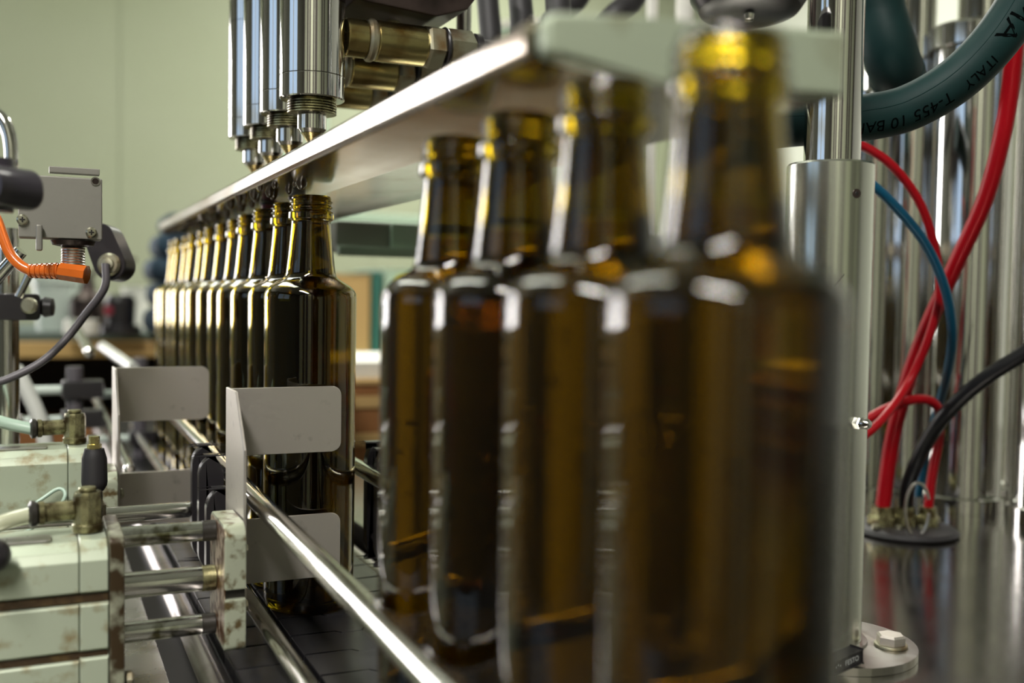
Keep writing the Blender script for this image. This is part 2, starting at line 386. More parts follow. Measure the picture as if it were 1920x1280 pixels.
rail('guide_rail', 'thin round rod parallel to the rails beside the far gate plate', [(-0.118, 0.28, 0.075), (-0.118, 0.92, 0.085)], 0.0062)
rail('guide_rail', 'upper pale rod at the far end of the bottle queue', [(-0.135, 0.75, 0.17), (-0.135, 1.45, 0.195)], 0.008)

# black rail clamps either side of the queue
def rail_clamp(label, x0, x1, ys, tops, z0, rod=None):
    c = root('rail_clamp', ((x0+x1)/2, ys[0], z0), label, 'rail clamp', 'black rail clamps beside the chain')
    for y, zt in zip(ys, tops):
        build('clamp_plate', prism(NB(), rrect(x0, x1, z0, zt, 0.016, 8), 'xz', y, y+0.011, 0.0012, 2), 'black', c)
    build('clamp_bolt', cyl(NB(), ((x0+x1)/2, ys[-1]-0.004, z0+0.02), ((x0+x1)/2, ys[0]+0.012, z0+0.02), 0.004, 16), 'black', c)
    if rod: build('support_rod', cyl(NB(), rod[0], rod[1], 0.0066, 28, 0.001), 'polish', c)
    return c
rail_clamp('black rounded rail clamp plates with steel rod at left of near bottle', -0.085, -0.0655, (0.062, 0.022, -0.018), (0.128, 0.125, 0.105), 0.028, ((-0.30, 0.068, 0.072), (-0.0852, 0.068, 0.072)))
rail_clamp('black rounded rail clamp plate showing at right of near bottle', 0.0635, 0.078, (0.045, 0.015), (0.126, 0.124), 0.02, ((0.0785, 0.05, 0.080), (0.16, 0.05, 0.080)))

# ================================================================ BOTTLES
R = 0.0373
OUT = [(0, 0.0035), (0.022, 0.0025), (0.0305, 0.0), (0.0335, 0.0008), (0.0355, 0.0035), (0.0364, 0.008), (0.0368, 0.012), (0.0369, 0.02), (0.0371, 0.07), (R, 0.12), (R, 0.18), (R, 0.22), (R, 0.240), (R, 0.249), (R, 0.2520),
       (R, 0.2540), (R-0.0004, 0.2575), (R-0.0022, 0.2605), (0.0325, 0.2632), (0.0272, 0.2666), (0.0228, 0.2692), (0.0208, 0.2712), (0.0200, 0.2745),
       (0.0187, 0.285), (0.0172, 0.300), (0.0160, 0.3130), (0.0158, 0.3155), (0.0163, 0.3163), (0.0181, 0.3172), (0.0185, 0.3182), (0.0184, 0.3225), (0.0179, 0.3236),
       (0.0162, 0.3243), (0.0160, 0.3252), (0.0163, 0.3258), (0.0175, 0.3266), (0.0176, 0.3276), (0.0162, 0.3286), (0.0161, 0.3296), (0.0164, 0.3302), (0.0174, 0.3310),
       (0.0175, 0.3318), (0.0162, 0.3328), (0.0161, 0.3345), (0.0156, 0.3362), (0.0146, 0.3367)]
INN = [(0.0128, 0.3362), (0.0122, 0.334), (0.0121, 0.318), (0.0130, 0.312), (0.0150, 0.298), (0.0168, 0.280), (0.0178, 0.2735), (0.0200, 0.2685), (0.0250, 0.2652),
       (0.0312, 0.2615), (0.0338, 0.2585), (0.0346, 0.254), (0.0346, 0.250), (0.0346, 0.240), (0.0346, 0.20), (0.0346, 0.14), (0.0346, 0.08), (0.0346, 0.03), (0.0346, 0.02), (0.0338, 0.011), (0.030, 0.0072), (0.018, 0.0075), (0, 0.010)]
def bottle(name, label, group, x, y, full=False):
    b = root(name, (x, y, 0.0004), label, 'bottle', group)
    n = 72
    lv = 0.2862
    bm = NB(); lathe(bm, OUT+(INN if not full else [q_ for q_ in INN if q_[1] > lv] + [(0.0163, lv+0.0008), (0.0158, lv), (0, lv)]), (x, y, 0.0004), (0, 0, 1), n)
    bmesh.ops.remove_doubles(bm, verts=bm.verts, dist=1e-6)
    build('glass_body', bm, 'glass', b, sharp=60)
    if full:
        # the oil fills the body right up to the glass
        pr = [(0, lv-0.0006), (0.0150, lv-0.0006), (0.0158, lv-0.0016), (0.0168, 0.280), (0.0178, 0.2735), (0.0200, 0.2685), (0.0250, 0.2652), (0.0312, 0.2615), (0.0338, 0.2585),
              (0.0346, 0.254), (0.0346, 0.250), (0.0346, 0.240), (0.0346, 0.14), (0.0346, 0.03), (0.0346, 0.02), (0.0338, 0.011), (0.030, 0.0072), (0.018, 0.0075), (0, 0.010)]
        bm = NB(); lathe(bm, pr, (x, y, 0.0004), (0, 0, 1), n)
        build('oil', bm, 'oil', b, sharp=60, label='dark golden olive oil')
        bm = NB(); rs = random.Random(int(abs(y)*1e4))
        for k in range(170):
            a = rs.uniform(0, 2*PI); rad = 0.0335*math.sqrt(rs.uniform(0.7, 1)); z = rs.uniform(0.03, 0.255)
            if rs.random() < 0.12: rad = 0.013*rs.uniform(0.4, 1); z = rs.uniform(0.262, 0.283)
            bmesh.ops.create_icosphere(bm, subdivisions=1, radius=rs.choice((0.0006, 0.0009, 0.0012, 0.0015)),
                                       matrix=Matrix.Translation((x+math.cos(a)*rad, y+math.sin(a)*rad, z)))
        bb = build('bubbles', bm, 'bubble', b, sharp=80); bb['kind'] = 'stuff'; bb['label'] = 'tiny air bubbles rising through the oil'
    return b
ORD = ['first', 'second', 'third', 'fourth', 'fifth', 'sixth', 'seventh', 'eighth', 'ninth', 'tenth', 'eleventh', 'twelfth', 'thirteenth']
EX = [0, 0.0012, -0.001, -0.0015, 0.0008, 0.0002, -0.0012, 0.001, -0.0006, 0.0012, -0.001, 0.0005, 0.0]
eb = bottle('glass_bottle', 'empty amber glass bottle held behind the near gate plates, first of its queue', 'empty amber bottles queueing', 0, 0)
yy = 0.0
for i in range(1, 12):
    yy += 0.0768 if i < 7 else 0.0758
    c = copy_tree(eb); c.location = (EX[i], yy, 0.0004)
    c['label'] = '%s empty amber bottle of the queue, counted from the near gate plates' % ORD[i] if i < 11 else 'last empty amber bottle at the far end of the queue'
FL = ['blurred oil filled bottle nearest to the camera, in front of tray end', 'second nearest oil filled bottle, left of the largest one',
      'third nearest oil filled bottle, right of the smallest filled one', 'smallest looking oil filled bottle, farthest of the filled four']
for k in range(4):
    bottle('filled_bottle', FL[k], 'oil filled bottles leaving the filler', (-0.0128, -0.0115, -0.0105, -0.0100)[k], -0.5748+k*0.0775, True)

# ================================================================ DRIP TRAY UNDER THE NOZZLES
tr = root('drip_tray', (0.04, 0.14, 0.343), 'long slanted steel drip tray above the bottles with pale end face', 'drip tray')
prof = [(-0.0365, 0.3500), (-0.0365, 0.3595), (-0.0335, 0.3625), (0.02, 0.3655), (0.110, 0.3725), (0.1125, 0.370), (0.1125, 0.3465), (0.110, 0.3440), (0.02, 0.3432), (-0.0335, 0.3475)]
build('pan', prism(NB(), prof, 'xz', -0.478, 0.775, 0.0008, 2), 'tray', tr)
lip = [(-0.0330, 0.3488), (-0.0330, 0.3600), (-0.0300, 0.3632), (0.02, 0.3665), (0.1115, 0.3735), (0.1115, 0.3445), (0.02, 0.3422), (-0.0300, 0.3462)]
build('end_plate', prism(NB(), lip, 'xz', -0.490, -0.479, 0.003, 3), 'lip', tr, label='pale greenish end face of the tray')
# oil drops clinging below the edge of the tray
rs = random.Random(3)
for i in range(44):
    y = -0.02 + i*0.0175 + rs.uniform(-0.005, 0.005); x = -0.030 + rs.choice((0, 0, 0.004, 0.010, 0.018)) + rs.uniform(-0.002, 0.002); q = rs.uniform(0.0022, 0.0048)
    zt = 0.3476 - (x+0.0335)*0.08
    bm = NB(); lathe(bm, [(0, -q*1.5), (q*0.55, -q*1.3), (q*0.95, -q*0.6), (q, 0.0), (q*1.25, q*0.25), (0, q*0.3)], (x, y, zt), (0, 0, 1), 10)
    build('oil_drop', bm, 'drop', tr, sharp=80)

# white and maroon centring pins under the tray
for (x, y, m, nm, lab) in ((0.012, 0.10, 'tube_white', 'centring_pin', 'short white pin hanging from the tray above the near bottle'),
                           (0.0, 0.17, 'maroon', 'centring_pin', 'short maroon pin hanging from the tray above the third bottle')):
    r_ = root(nm, (x, y, 0.326), lab, 'pin')
    build('pin_body', lathe(NB(), [(0, 0), (0.0055, 0), (0.0065, 0.002), (0.0068, 0.014), (0, 0.014)], (x, y, 0.338-0.0095), (0, 0, 1), 20), m, r_)
    build('pin_collar', lathe(NB(), [(0, 0), (0.0085, 0), (0.0085, 0.002), (0, 0.002)], (x, y, 0.3425), (0, 0, 1), 20), 'darkmetal', r_)

# ================================================================ FILLING NOZZLES
def nozzle(y, label):
    x = 0.0
    n_ = root('filling_nozzle', (x, y, 0.383), label, 'filling nozzle', 'steel filling nozzles above the tray')
    o = V(x, y, 0)
    build('barrel', lathe(NB(), [(0, 0.4335), (0.0262, 0.4335), (0.0262, 0.53), (0, 0.53)], o, (0, 0, 1), 56), 'mirror', n_)
    build('lower_ring', lathe(NB(), [(0, 0.4145), (0.0252, 0.4145), (0.0262, 0.4155), (0.0262, 0.4327), (0.0258, 0.4333), (0, 0.4333)], o, (0, 0, 1), 56), 'mirror', n_)
    pr = [(0, 0.4030), (0.0175, 0.4030)]
    for k in range(5): pr += [(0.0198, 0.4035+k*0.0021), (0.0198, 0.4045+k*0.0021), (0.0184, 0.4050+k*0.0021)]
    pr += [(0.0195, 0.4143), (0, 0.4143)]
    build('threaded_collar', lathe(NB(), pr, o, (0, 0, 1), 40), 'oily_brass', n_)
    build('spout', lathe(NB(), [(0, 0.388), (0.0095, 0.388), (0.0118, 0.391), (0.0118, 0.4028), (0, 0.4028)], o, (0, 0, 1), 32), 'mirror', n_)
    build('spout_tip', lathe(NB(), [(0, 0.3790), (0.0025, 0.3790), (0.0085, 0.3878), (0, 0.3878)], o, (0, 0, 1), 24), 'brass', n_)
    if y > 0.05:
        build('upper_ring', lathe(NB(), [(0, 0.5305), (0.0262, 0.5305), (0.0262, 0.552), (0.0240, 0.5545), (0, 0.5545)], o, (0, 0, 1), 56), 'mirror', n_)
        build('top_stem', lathe(NB(), [(0, 0.555), (0.0165, 0.555), (0.0165, 0.64), (0, 0.64)], o, (0, 0, 1), 40), 'lilac', n_)
    return n_
for k, lab in enumerate(('largest polished filling nozzle, nearest of the row above the tray', 'second polished filling nozzle behind the largest one',
                         'third polished filling nozzle, one before the farthest', 'farthest polished filling nozzle, leftmost beside the green wall')):
    nozzle(k*0.0795, lab)

# side inlet fittings: collar, barrel, hex nut, swivel nut, black hose end
def inlet(y, z, label, s=1.0, hose=True):
    f = root('inlet_fitting', (0.0275, y, z), label, 'pipe fitting', 'inlet fittings beside the nozzles')
    X = lambda a: (a, y, z)
    build('neck', cyl(NB(), X(0.0268), X(0.0445), 0.0155*s, 32, 0.001), 'brass', f)
    build('collar', lathe(NB(), [(0, 0), (0.016*s, 0), (0.0178*s, 0.002), (0.0178*s, 0.005), (0.0165*s, 0.007), (0, 0.007)], X(0.0447), (1, 0, 0), 36), 'nut', f)
    build('barrel', cyl(NB(), X(0.0519), X(0.0960), 0.0168*s, 40, 0.0015), 'brass', f)
    build('hex_nut', hexa(NB(), X(0.0962), X(0.1120), 0.0195*s, 0.0022, 0.3), 'nut', f)
    build('seal', lathe(NB(), [(0, 0), (0.0178*s, 0), (0.0186*s, 0.0012), (0.0178*s, 0.0028), (0, 0.0028)], X(0.1122), (1, 0, 0), 32), 'black', f)
    build('swivel_nut', hexa(NB(), X(0.1152), X(0.1400), 0.0180*s, 0.002, 0.8), 'nut', f)
    build('hose_collar', cyl(NB(), X(0.1402), X(0.1470), 0.0165*s, 32, 0.001), 'black', f)
    if hose:
        build('hose_end', tube(NB(), [X(0.1472), X(0.175), (0.21, y+0.01, z+0.004), (0.25, y+0.05, z+0.05), (0.26, y+0.09, z+0.16)], 0.0125*s, 20), 'rubber', f)
    return f
inlet(0.0, 0.4690, 'large brassy inlet fitting with hex nut beside the nearest nozzle')
inlet(0.0795, 0.4620, 'second brassy inlet fitting, just below and behind the large one')
inlet(0.159, 0.4570, 'lowest brassy inlet fitting, far one behind the drip tray')

# dark header block above the fittings
hb = root('header_block', (0.09, 0.05, 0.495), 'dark oily header block hanging above the brassy fittings', 'machine block')
build('block', prism(NB(), [(0.0295, 0.4955), (0.100, 0.4905), (0.128, 0.500), (0.150, 0.53), (0.150, 0.58), (0.0295, 0.58)], 'xz', -0.02, 0.30, 0.002), 'darkmetal', hb)
build('bolt', hexa(NB(), (0.075, 0.02, 0.4895), (0.075, 0.02, 0.4950), 0.006), 'nut', hb)
build('hanger', cyl(NB(), (0.185, 0.13, 0.40), (0.185, 0.13, 0.62), 0.0075, 24), 'polish', hb, label='bright vertical rod')
build('cross_arm', box(NB(), 0.1505, 0.23, 0.11, 0.15, 0.565, 0.58, 0.001), 'darkmetal', hb)
mc = root('machine_column', (0.09, 0.62, 0.5), 'grey painted column behind the farthest nozzle', 'machine column')
build('column', box(NB(), 0.095, 0.135, 0.70, 0.74, 0.476, 1.0, 0.003), 'lilac', mc)
build('foot_band', box(NB(), 0.093, 0.137, 0.698, 0.742, 0.470, 0.4758, 0.001), 'black', mc)
build('carrier', box(NB(), 0.1355, 0.35, 0.70, 0.74, 0.9, 1.0, 0.003), 'lilac', mc)

# ================================================================ ROUND POST AT RIGHT
PX, PY = 0.325, -0.245
po = root('support_post', (PX, PY, 0.0), 'thick satin steel post with thinner rod, clamped to the table', 'post')
build('base_flange', prism(NB(), [(PX+0.058*math.cos(a)+0.008, PY+0.058*math.sin(a)-0.010) for a in [2*PI*i/40 for i in range(40)]], 'xy', 0.0002, 0.006, 0.001), 'brushed', po)
sl = build('sleeve', lathe(NB(), [(0, 0.0062), (0.0312, 0.0062), (0.0312, 0.3565), (0.0300, 0.3580), (0, 0.3580)], (PX, PY, 0), (0, 0, 1), 64), 'satin', po)
build('rod', cyl(NB(), (PX+0.001, PY, 0.3582), (PX+0.001, PY, 0.75), 0.0203, 48), 'mirror', po)
d = (Vector((-0.2054, -0.8333, 0))-V(PX, PY, 0)).normalized(); side = V(-d.y, d.x, 0)*-1
def on_sleeve(ang, z, out=0.0):           # ang measured from the direction facing the aisle
    q = (d*math.cos(ang) + V(d.y, -d.x, 0)*-1*math.sin(ang)); return V(PX, PY, z) + q*(0.0312+out), q
p, q = on_sleeve(0.62, 0.334)
build('set_screw', cyl(NB(), p-q*0.001, p+q*0.0003, 0.0033, 20), 'darkmetal', sl)
build('set_screw_socket', hexa(NB(), p+q*0.0003, p+q*0.0005, 0.0016, 0.0001), 'gap', sl)
build('scratch', tube(NB(), [on_sleeve(0.15+0.055*i, 0.268+0.0022*i, 0.0)[0] for i in range(5)], 0.00035, 6), 'darkmetal', sl)
p, q = on_sleeve(0.82, 0.171)
gn = build('grease_nipple', hexa(NB(), p-q*0.001, p+q*0.0045, 0.0046, 0.0005), 'polish', po)
build('nipple_tip', lathe(NB(), [(0, 0), (0.0028, 0), (0.0022, 0.002), (0.0036, 0.0035), (0.0038, 0.0052), (0.0026, 0.0070), (0, 0.0074)], p+q*0.0046, q, 20), 'polish', gn)
build('foot_ring', lathe(NB(), [(0, 0.0061), (0.0355, 0.0061), (0.0355, 0.0080), (0.0313, 0.0085), (0.0313, 0.0061)], (PX, PY, 0), (0, 0, 1), 48), 'brushed', po)
hbx = root('hex_bolt', (0.362, -0.281, 0.0061), 'hexagon head bolt with washer on the post flange', 'bolt')
build('washer', cyl(NB(), (0.362, -0.281, 0.0061), (0.362, -0.281, 0.0082), 0.0118, 32, 0.0004), 'nut', hbx)
build('head', lathe(NB(), [(0, 0.0083), (0.0102, 0.0083), (0.0104, 0.0088), (0.0104, 0.0138), (0.0088, 0.0152), (0, 0.0152)], (0.362, -0.281, 0), (0, 0, 1), 6, phase=0.5), 'sheet', hbx)
# small black position sensor at the foot of the post
ps = root('position_sensor', tuple(at(1575, 1250, 0.70)), 'tiny black position sensor with white print at foot of post', 'sensor')
c0 = at(1540, 1256, 0.690); c1 = at(1606, 1226, 0.712)
ax = (c1-c0).normalized(); up = V(0, 0, 1); up = (up-ax*up.dot(ax)).normalized(); sd = ax.cross(up)
if sd.dot(V(-0.2054, -0.8333, 0.25)-c0) < 0: sd = -sd
def obox(bm, c, hx, hy, hz, bev):
    rr = bmesh.ops.create_cube(bm, size=2.0); vv = rr['verts']
    for v in vv: v.co = c + ax*(v.co.x*hx) + sd*(v.co.y*hy) + up*(v.co.z*hz)
    bmesh.ops.bevel(bm, geom=list({e for v in vv for e in v.link_edges}), offset=bev, segments=2, affect='EDGES'); return bm
ctr = (c0+c1)/2; half = (c1-c0).length/2
build('housing', obox(NB(), ctr, half, 0.0045, 0.0048, 0.0008), 'black', ps)
build('clamp_screw', cyl(NB(), c0-ax*0.004, c0-ax*0.0002, 0.0035, 20, 0.0004), 'nut', ps)
tb = text_mesh('FESTO', 0.0052)
x0 = min(v.co.x for v in tb.verts)
for v in tb.verts: v.co = ctr + sd*0.00462 + ax*(v.co.x-x0+0.001) + up*(v.co.y-0.0016)
build('lettering', tb, 'white_ink', ps)
tb = text_mesh('\u25b2\u25b2', 0.004)
bmk = NB()
for k in range(3): cyl(bmk, ctr+sd*0.0045-ax*(0.0085-k*0.0022)+up*(0.001*(k % 2)), ctr+sd*0.0047-ax*(0.0085-k*0.0022)+up*(0.001*(k % 2)), 0.0008, 3)
tb.free(); build('logo_mark', bmk, 'white_ink', ps)

# ================================================================ GREEN HOSE WITH PRINT, SECOND HOSE
hpts = [at(1395, 245, 0.80), at(1455, 234, 0.81), at(1530, 228, 0.82), at(1610, 222, 0.825), at(1700, 203, 0.825), at(1790, 152, 0.82), at(1865, 78, 0.81), at(1925, -15, 0.80), at(1955, -110, 0.79)]
HR = 0.0185
gh = root('rubber_hose', tuple(hpts[0]), 'dark green rubber hose with black print curving behind the post', 'hose')
hpath = spline(hpts, 14)
build('hose_wall', tube(NB(), hpath, HR, 36, smooth=False), 'hose', gh)
build('end_ferrule', cyl(NB(), hpts[0]+(hpts[0]-hpts[1]).normalized()*0.03, hpts[0], 0.0200, 32, 0.001), 'nut', gh)
# a moulded seam line along the hose
CP = V(-0.2054, -0.8333, 0.256)
def hose_point(s, ang, out):
    """s = length along the path; ang = angle from the side that faces the aisle, + towards the inside of the bend"""
    L = 0
    for a, b in zip(hpath, hpath[1:]):
        e = (b-a).length
        if L+e >= s: break
        L += e
    p = a.lerp(b, (s-L)/e); t = (b-a).normalized()
    n = CP-p; n = (n-t*n.dot(t)).normalized(); v = t.cross(n)
    if v.z < 0: v = -v
    return p + (n*math.cos(ang)+v*math.sin(ang))*(HR+out)
Ltot = sum((b-a).length for a, b in zip(hpath, hpath[1:]))
build('seam', tube(NB(), [hose_point(Ltot*(0.02+0.96*i/60), 0.30, -0.0003) for i in range(61)], 0.0006, 6, smooth=False), 'hose', gh)
def s_near(px, py, dd):
    q = at(px, py, dd); L = 0; best = (9, 0)
    for a, b in zip(hpath, hpath[1:]):
        best = min(best, ((a-q).length, L)); L += (b-a).length
    return best[1]
def hose_text(body, size, s_start, ang0, stretch=1.0):
    tb = text_mesh(body, size)
    bmesh.ops.triangulate(tb, faces=tb.faces); bmesh.ops.subdivide_edges(tb, edges=tb.edges, cuts=1)
    for v in tb.verts:
        v.co = hose_point(max(0.001, min(Ltot-0.001, s_start - v.co.x*stretch)), ang0 - v.co.y/HR, 0.00025)
    o_ = build('lettering', tb, 'ink', gh, sharp=80); o_['label'] = 'black print on the hose'
hose_text('T-455 10 BAR', 0.0135, s_near(1776, 186, 0.82), -0.22, 1.03)
hose_text('ITALY', 0.0115, s_near(1848, 112, 0.82), -0.28)
hose_text('AMA', 0.021, s_near(1925, -15, 0.8)+0.012, 0.16, 1.25)
h2 = [at(1625, -60, 0.98), at(1645, 20, 0.98), at(1672, 110, 0.98), at(1694, 180, 1.03), at(1690, 205, 1.10), at(1660, 205, 1.20)]
g2 = root('rubber_hose', tuple(h2[-1]), 'second dark green hose descending behind the printed hose', 'hose')
build('hose_wall', tube(NB(), h2, 0.0255, 32), 'hose', g2)
hp2 = spline(h2, 10)
for k, i in enumerate((23, 30)):
    t_ = (hp2[i+1]-hp2[i]).normalized()
    build('hose_band', lathe(NB(), [(0.0254, 0), (0.0264, 0.0005), (0.0264, 0.004), (0.0254, 0.0045)], hp2[i], t_, 32), 'hose', g2)

# ================================================================ POLISHED COLUMNS BEHIND
def column(px, d_, rad, zt, label, cap=True, stem=True):
    b_ = at(px, 950, d_); x, y = b_.x, b_.y
    c = root('steel_column', (x, y, 0), label, 'column', 'polished steel columns on the table')
    build('base_collar', lathe(NB(), [(0, 0.0002), (rad+0.004, 0.0002), (rad+0.004, 0.018), (rad+0.001, 0.020), (0, 0.020)], (x, y, 0), (0, 0, 1), 56), 'mirror', c)
    build('shaft', cyl(NB(), (x, y, 0.0202), (x, y, zt), rad, 64), 'mirror', c)
    if cap: build('cap', lathe(NB(), [(0, zt+0.0002), (rad+0.005, zt+0.0002), (rad+0.006, zt+0.002), (rad+0.006, zt+0.026), (rad+0.002, zt+0.030), (0, zt+0.030)], (x, y, 0), (0, 0, 1), 64), 'mirror', c)
    if stem: build('stem', cyl(NB(), (x+0.012, y, zt+0.0302), (x+0.012, y, zt+0.20), rad*0.60, 48), 'mirror', c)
column(1612, 1.36, 0.036, 0.50, 'leftmost polished column, half behind the round post')
column(1683, 1.34, 0.034, 0.505, 'polished column behind the crossing red tubes')
column(1798, 1.30, 0.048, 0.572, 'widest polished column with thick round cap under the hose')
column(1905, 1.36, 0.034, 0.80, 'polished column behind the black cable, at right', False, False)
column(1965, 1.22, 0.042, 0.80, 'polished column cut by the right edge of the picture', False, False)

# ================================================================ TUBES, CABLE, GROMMET
def hose_thing(name, label, cat, pts, rr, m, group=None, base=None):
    o_ = build(name, tube(NB(), pts, rr, 16), m, None, origin=base or pts[-1]); return tag(o_, label, cat, group)
gx, gy = at(1695, 992, 1.155).x, at(1695, 992, 1.155).y
gr = root('cable_gland', (gx, gy, 0.0), 'round black rubber gland where tubes pass through the table', 'cable gland')
bm = NB(); lathe(bm, [(0, 0.0002), (0.056, 0.0002), (0.0585, 0.003), (0.055, 0.007), (0.044, 0.009), (0, 0.009)], (gx, gy, 0), (0, 0, 1), 48); build('rubber_disc', bm, 'rubber', gr)
for px, py, rr in ((1655, 965, 0.017), (1697, 978, 0.014), (1740, 975, 0.013)):
    c_ = at(px, py, 1.15)
    build('gland_nut', lathe(NB(), [(0, 0.0091), (rr, 0.0091), (rr, 0.018), (rr*0.8, 0.021), (rr*0.75, 0.030), (0, 0.030)], (c_.x, c_.y, 0), (0, 0, 1), 6), 'oily_brass', gr)
    build('gland_screw', cyl(NB(), (c_.x-0.022, c_.y-0.012, 0.0091), (c_.x-0.022, c_.y-0.012, 0.013), 0.004, 12), 'nut', gr)
def foot(px, py): c_ = at(px, py, 1.15); return V(c_.x, c_.y, 0.030)
hose_thing('air_tube', 'thick red air tube falling from the hose to the gland', 'tube',
    [at(1915, -30, 0.93), at(1905, 60, 0.94), at(1888, 210, 0.97), at(1850, 365, 1.0), at(1790, 500, 1.04), at(1738, 615, 1.08), at(1700, 720, 1.11), at(1672, 830, 1.14), foot(1655, 965)], 0.0082, 'red', 'red air tubes')
hose_thing('air_tube', 'thin red air tube bowing right, from behind the post and back', 'tube',
    [at(1560, 258, 1.0), at(1610, 270, 1.0), at(1670, 308, 1.0), at(1722, 375, 1.01), at(1752, 460, 1.02), at(1762, 545, 1.03), at(1742, 630, 1.04), at(1705, 715, 1.05), at(1655, 785, 1.02), at(1605, 828, 1.01), at(1560, 855, 1.0)], 0.0043, 'red', 'red air tubes')
hose_thing('air_tube', 'short red air tube arching over and down into the gland', 'tube',
    [at(1540, 830, 1.07), at(1605, 798, 1.075), at(1665, 765, 1.08), at(1722, 748, 1.09), at(1757, 762, 1.10), at(1762, 810, 1.12), at(1748, 890, 1.14), foot(1740, 975)], 0.0050, 'red', 'red air tubes')
hose_thing('air_tube', 'blue air tube curving down from behind the post', 'tube',
    [at(1560, 305, 0.96), at(1620, 335, 0.96), at(1680, 388, 0.97), at(1738, 462, 0.98), at(1773, 545, 1.0), at(1785, 625, 1.03), at(1776, 700, 1.08), at(1752, 790, 1.155), at(1735, 860, 1.19), at(1722, 930, 1.20)], 0.0046, 'blue')
hose_thing('power_cable', 'thick black cable sweeping down from the right into gland', 'cable',
    [at(1975, 620, 1.02), at(1920, 662, 1.03), at(1840, 714, 1.05), at(1772, 778, 1.08), at(1726, 850, 1.12), at(1702, 912, 1.14), foot(1697, 978)], 0.0078, 'blackcable')
bm = NB(); cc = at(1720, 955, 1.11); u_ = V(0.9, -0.42, 0).normalized()
tube(bm, [cc + u_*0.013*math.cos(2*PI*i/24+0.4) + V(0, 0, 1)*0.029*math.sin(2*PI*i/24+0.4) for i in range(23)], 0.0016, 8)
o = build('wire_loop', bm, 'brushed', None, origin=cc); tag(o, 'thin steel wire loop standing beside the black cable', 'wire')

# ================================================================ AIR CYLINDERS WITH GATES (left)
def air_cylinder(dy, xs, label, dz):
    """body fixed at the left; rods and tool plate travel along +X by the stroke"""
    Yc, X1 = -0.098, -0.1535
    zc = (0.090+dz*0.3, 0.0565, 0.024)
    cyb = root('air_cylinder', (-0.25, Yc+dy, -0.04), label, 'air cylinder', 'guided air cylinders beside the conveyor')
    y0, y1 = Yc-0.036+dy, Yc+0.036+dy
    # body in three tiers with slots between
    zt = 0.0945+dz
    prof = [(y0+0.014, zt), (y1-0.012, zt), (y1-0.006, zt-0.0035), (y1, zt-0.0125), (y1, -0.038), (y0, -0.038), (y0, 0.020), (y0+0.004, 0.021), (y0+0.004, 0.0255), (y0, 0.027),
            (y0, 0.0560), (y0+0.005, 0.0570), (y0+0.005, 0.0630), (y0, 0.0645), (y0, zt-0.0105), (y0+0.004, zt-0.0045)]
    build('body', prism(NB(), prof, 'yz', -0.44, -0.1805, 0.0007, 1), 'alu', cyb)
    prof2 = [(y0+0.013, zt+0.001), (y1-0.012, zt+0.001), (y1, zt-0.0125), (y1, -0.038), (y0, -0.038), (y0-0.0005, 0.021), (y0+0.003, 0.022), (y0+0.003, 0.0255), (y0-0.0005, 0.027),
             (y0-0.0005, 0.056), (y0+0.004, 0.0572), (y0+0.004, 0.0628), (y0-0.0005, 0.0645), (y0-0.0005, zt-0.0100), (y0+0.004, zt-0.0040)]
    build('end_cover', prism(NB(), prof2, 'yz', -0.1800, -0.1630, 0.0007, 1), 'alu', cyb)
    build('front_plate', prism(NB(), rrect(y0-0.003, y1+0.002, -0.039, zt+0.0045, 0.005, 4), 'yz', -0.1625, X1, 0.001, 2), 'plate_dirt', cyb)
    for z_ in (0.0232, 0.0600):
        build('slot_dirt', box(NB(), -0.44, -0.1632, y0+0.0022, y0+0.0062, z_-0.0023, z_+0.0024), 'brown_grime', cyb)
    build('top_strip', prism(NB(), rrect(-0.40, -0.196, y0+0.016, y0+0.034, 0.003, 3), 'xy', zt+0.0002, zt+0.0018, 0.0005, 1), 'brushed', cyb)
    for z in (0.004, -0.022):
        build('screw', hexa(NB(), (X1+0.0002, y0+0.004, z), (X1+0.0062, y0+0.004, z), 0.0048), 'nut', cyb)
    xe = xs - 0.0152
    for z, rr in zip(zc, (0.0071, 0.0088, 0.0071)):
        rd = build('piston_rod', cyl(NB(), (X1+0.0002, Yc+dy, z), (xe-0.0098, Yc+dy, z), rr, 32), 'polish' if rr > 0.008 else 'oily_rod', cyb)
        build('rod_seal', cyl(NB(), (xe-0.0097, Yc+dy, z), (xe-0.0002, Yc+dy, z), rr*1.02, 32, 0.0005), 'grime' if z != zc[1] else 'oily_brass', cyb)
    # tool plate: outer cap with a slot, crusted inner face
    ty0, ty1 = -0.136+dy, -0.072+dy
    tp = build('tool_plate', prism(NB(), rrect(ty0, ty1, 0.0565, 0.100, 0.010, 6, 'ab'), 'yz', xe, xs-0.0008, 0.0012, 2), 'dirty', cyb)
    build('tool_plate', prism(NB(), rrect(ty0, ty1, 0.0145, 0.0500, 0.004, 4, 'cd'), 'yz', xe, xs-0.0008, 0.0012, 2), 'dirty', cyb)
    build('slot_bar', box(NB(), xe+0.001, xs-0.0012, ty0+0.004, ty1-0.002, 0.0502, 0.0563), 'grime', cyb)
    build('crust_layer', prism(NB(), rrect(ty0+0.0015, ty1-0.002, 0.017, 0.098, 0.008, 5), 'yz', xe-0.0001, xe+0.0006), 'crust', cyb)
    return cyb
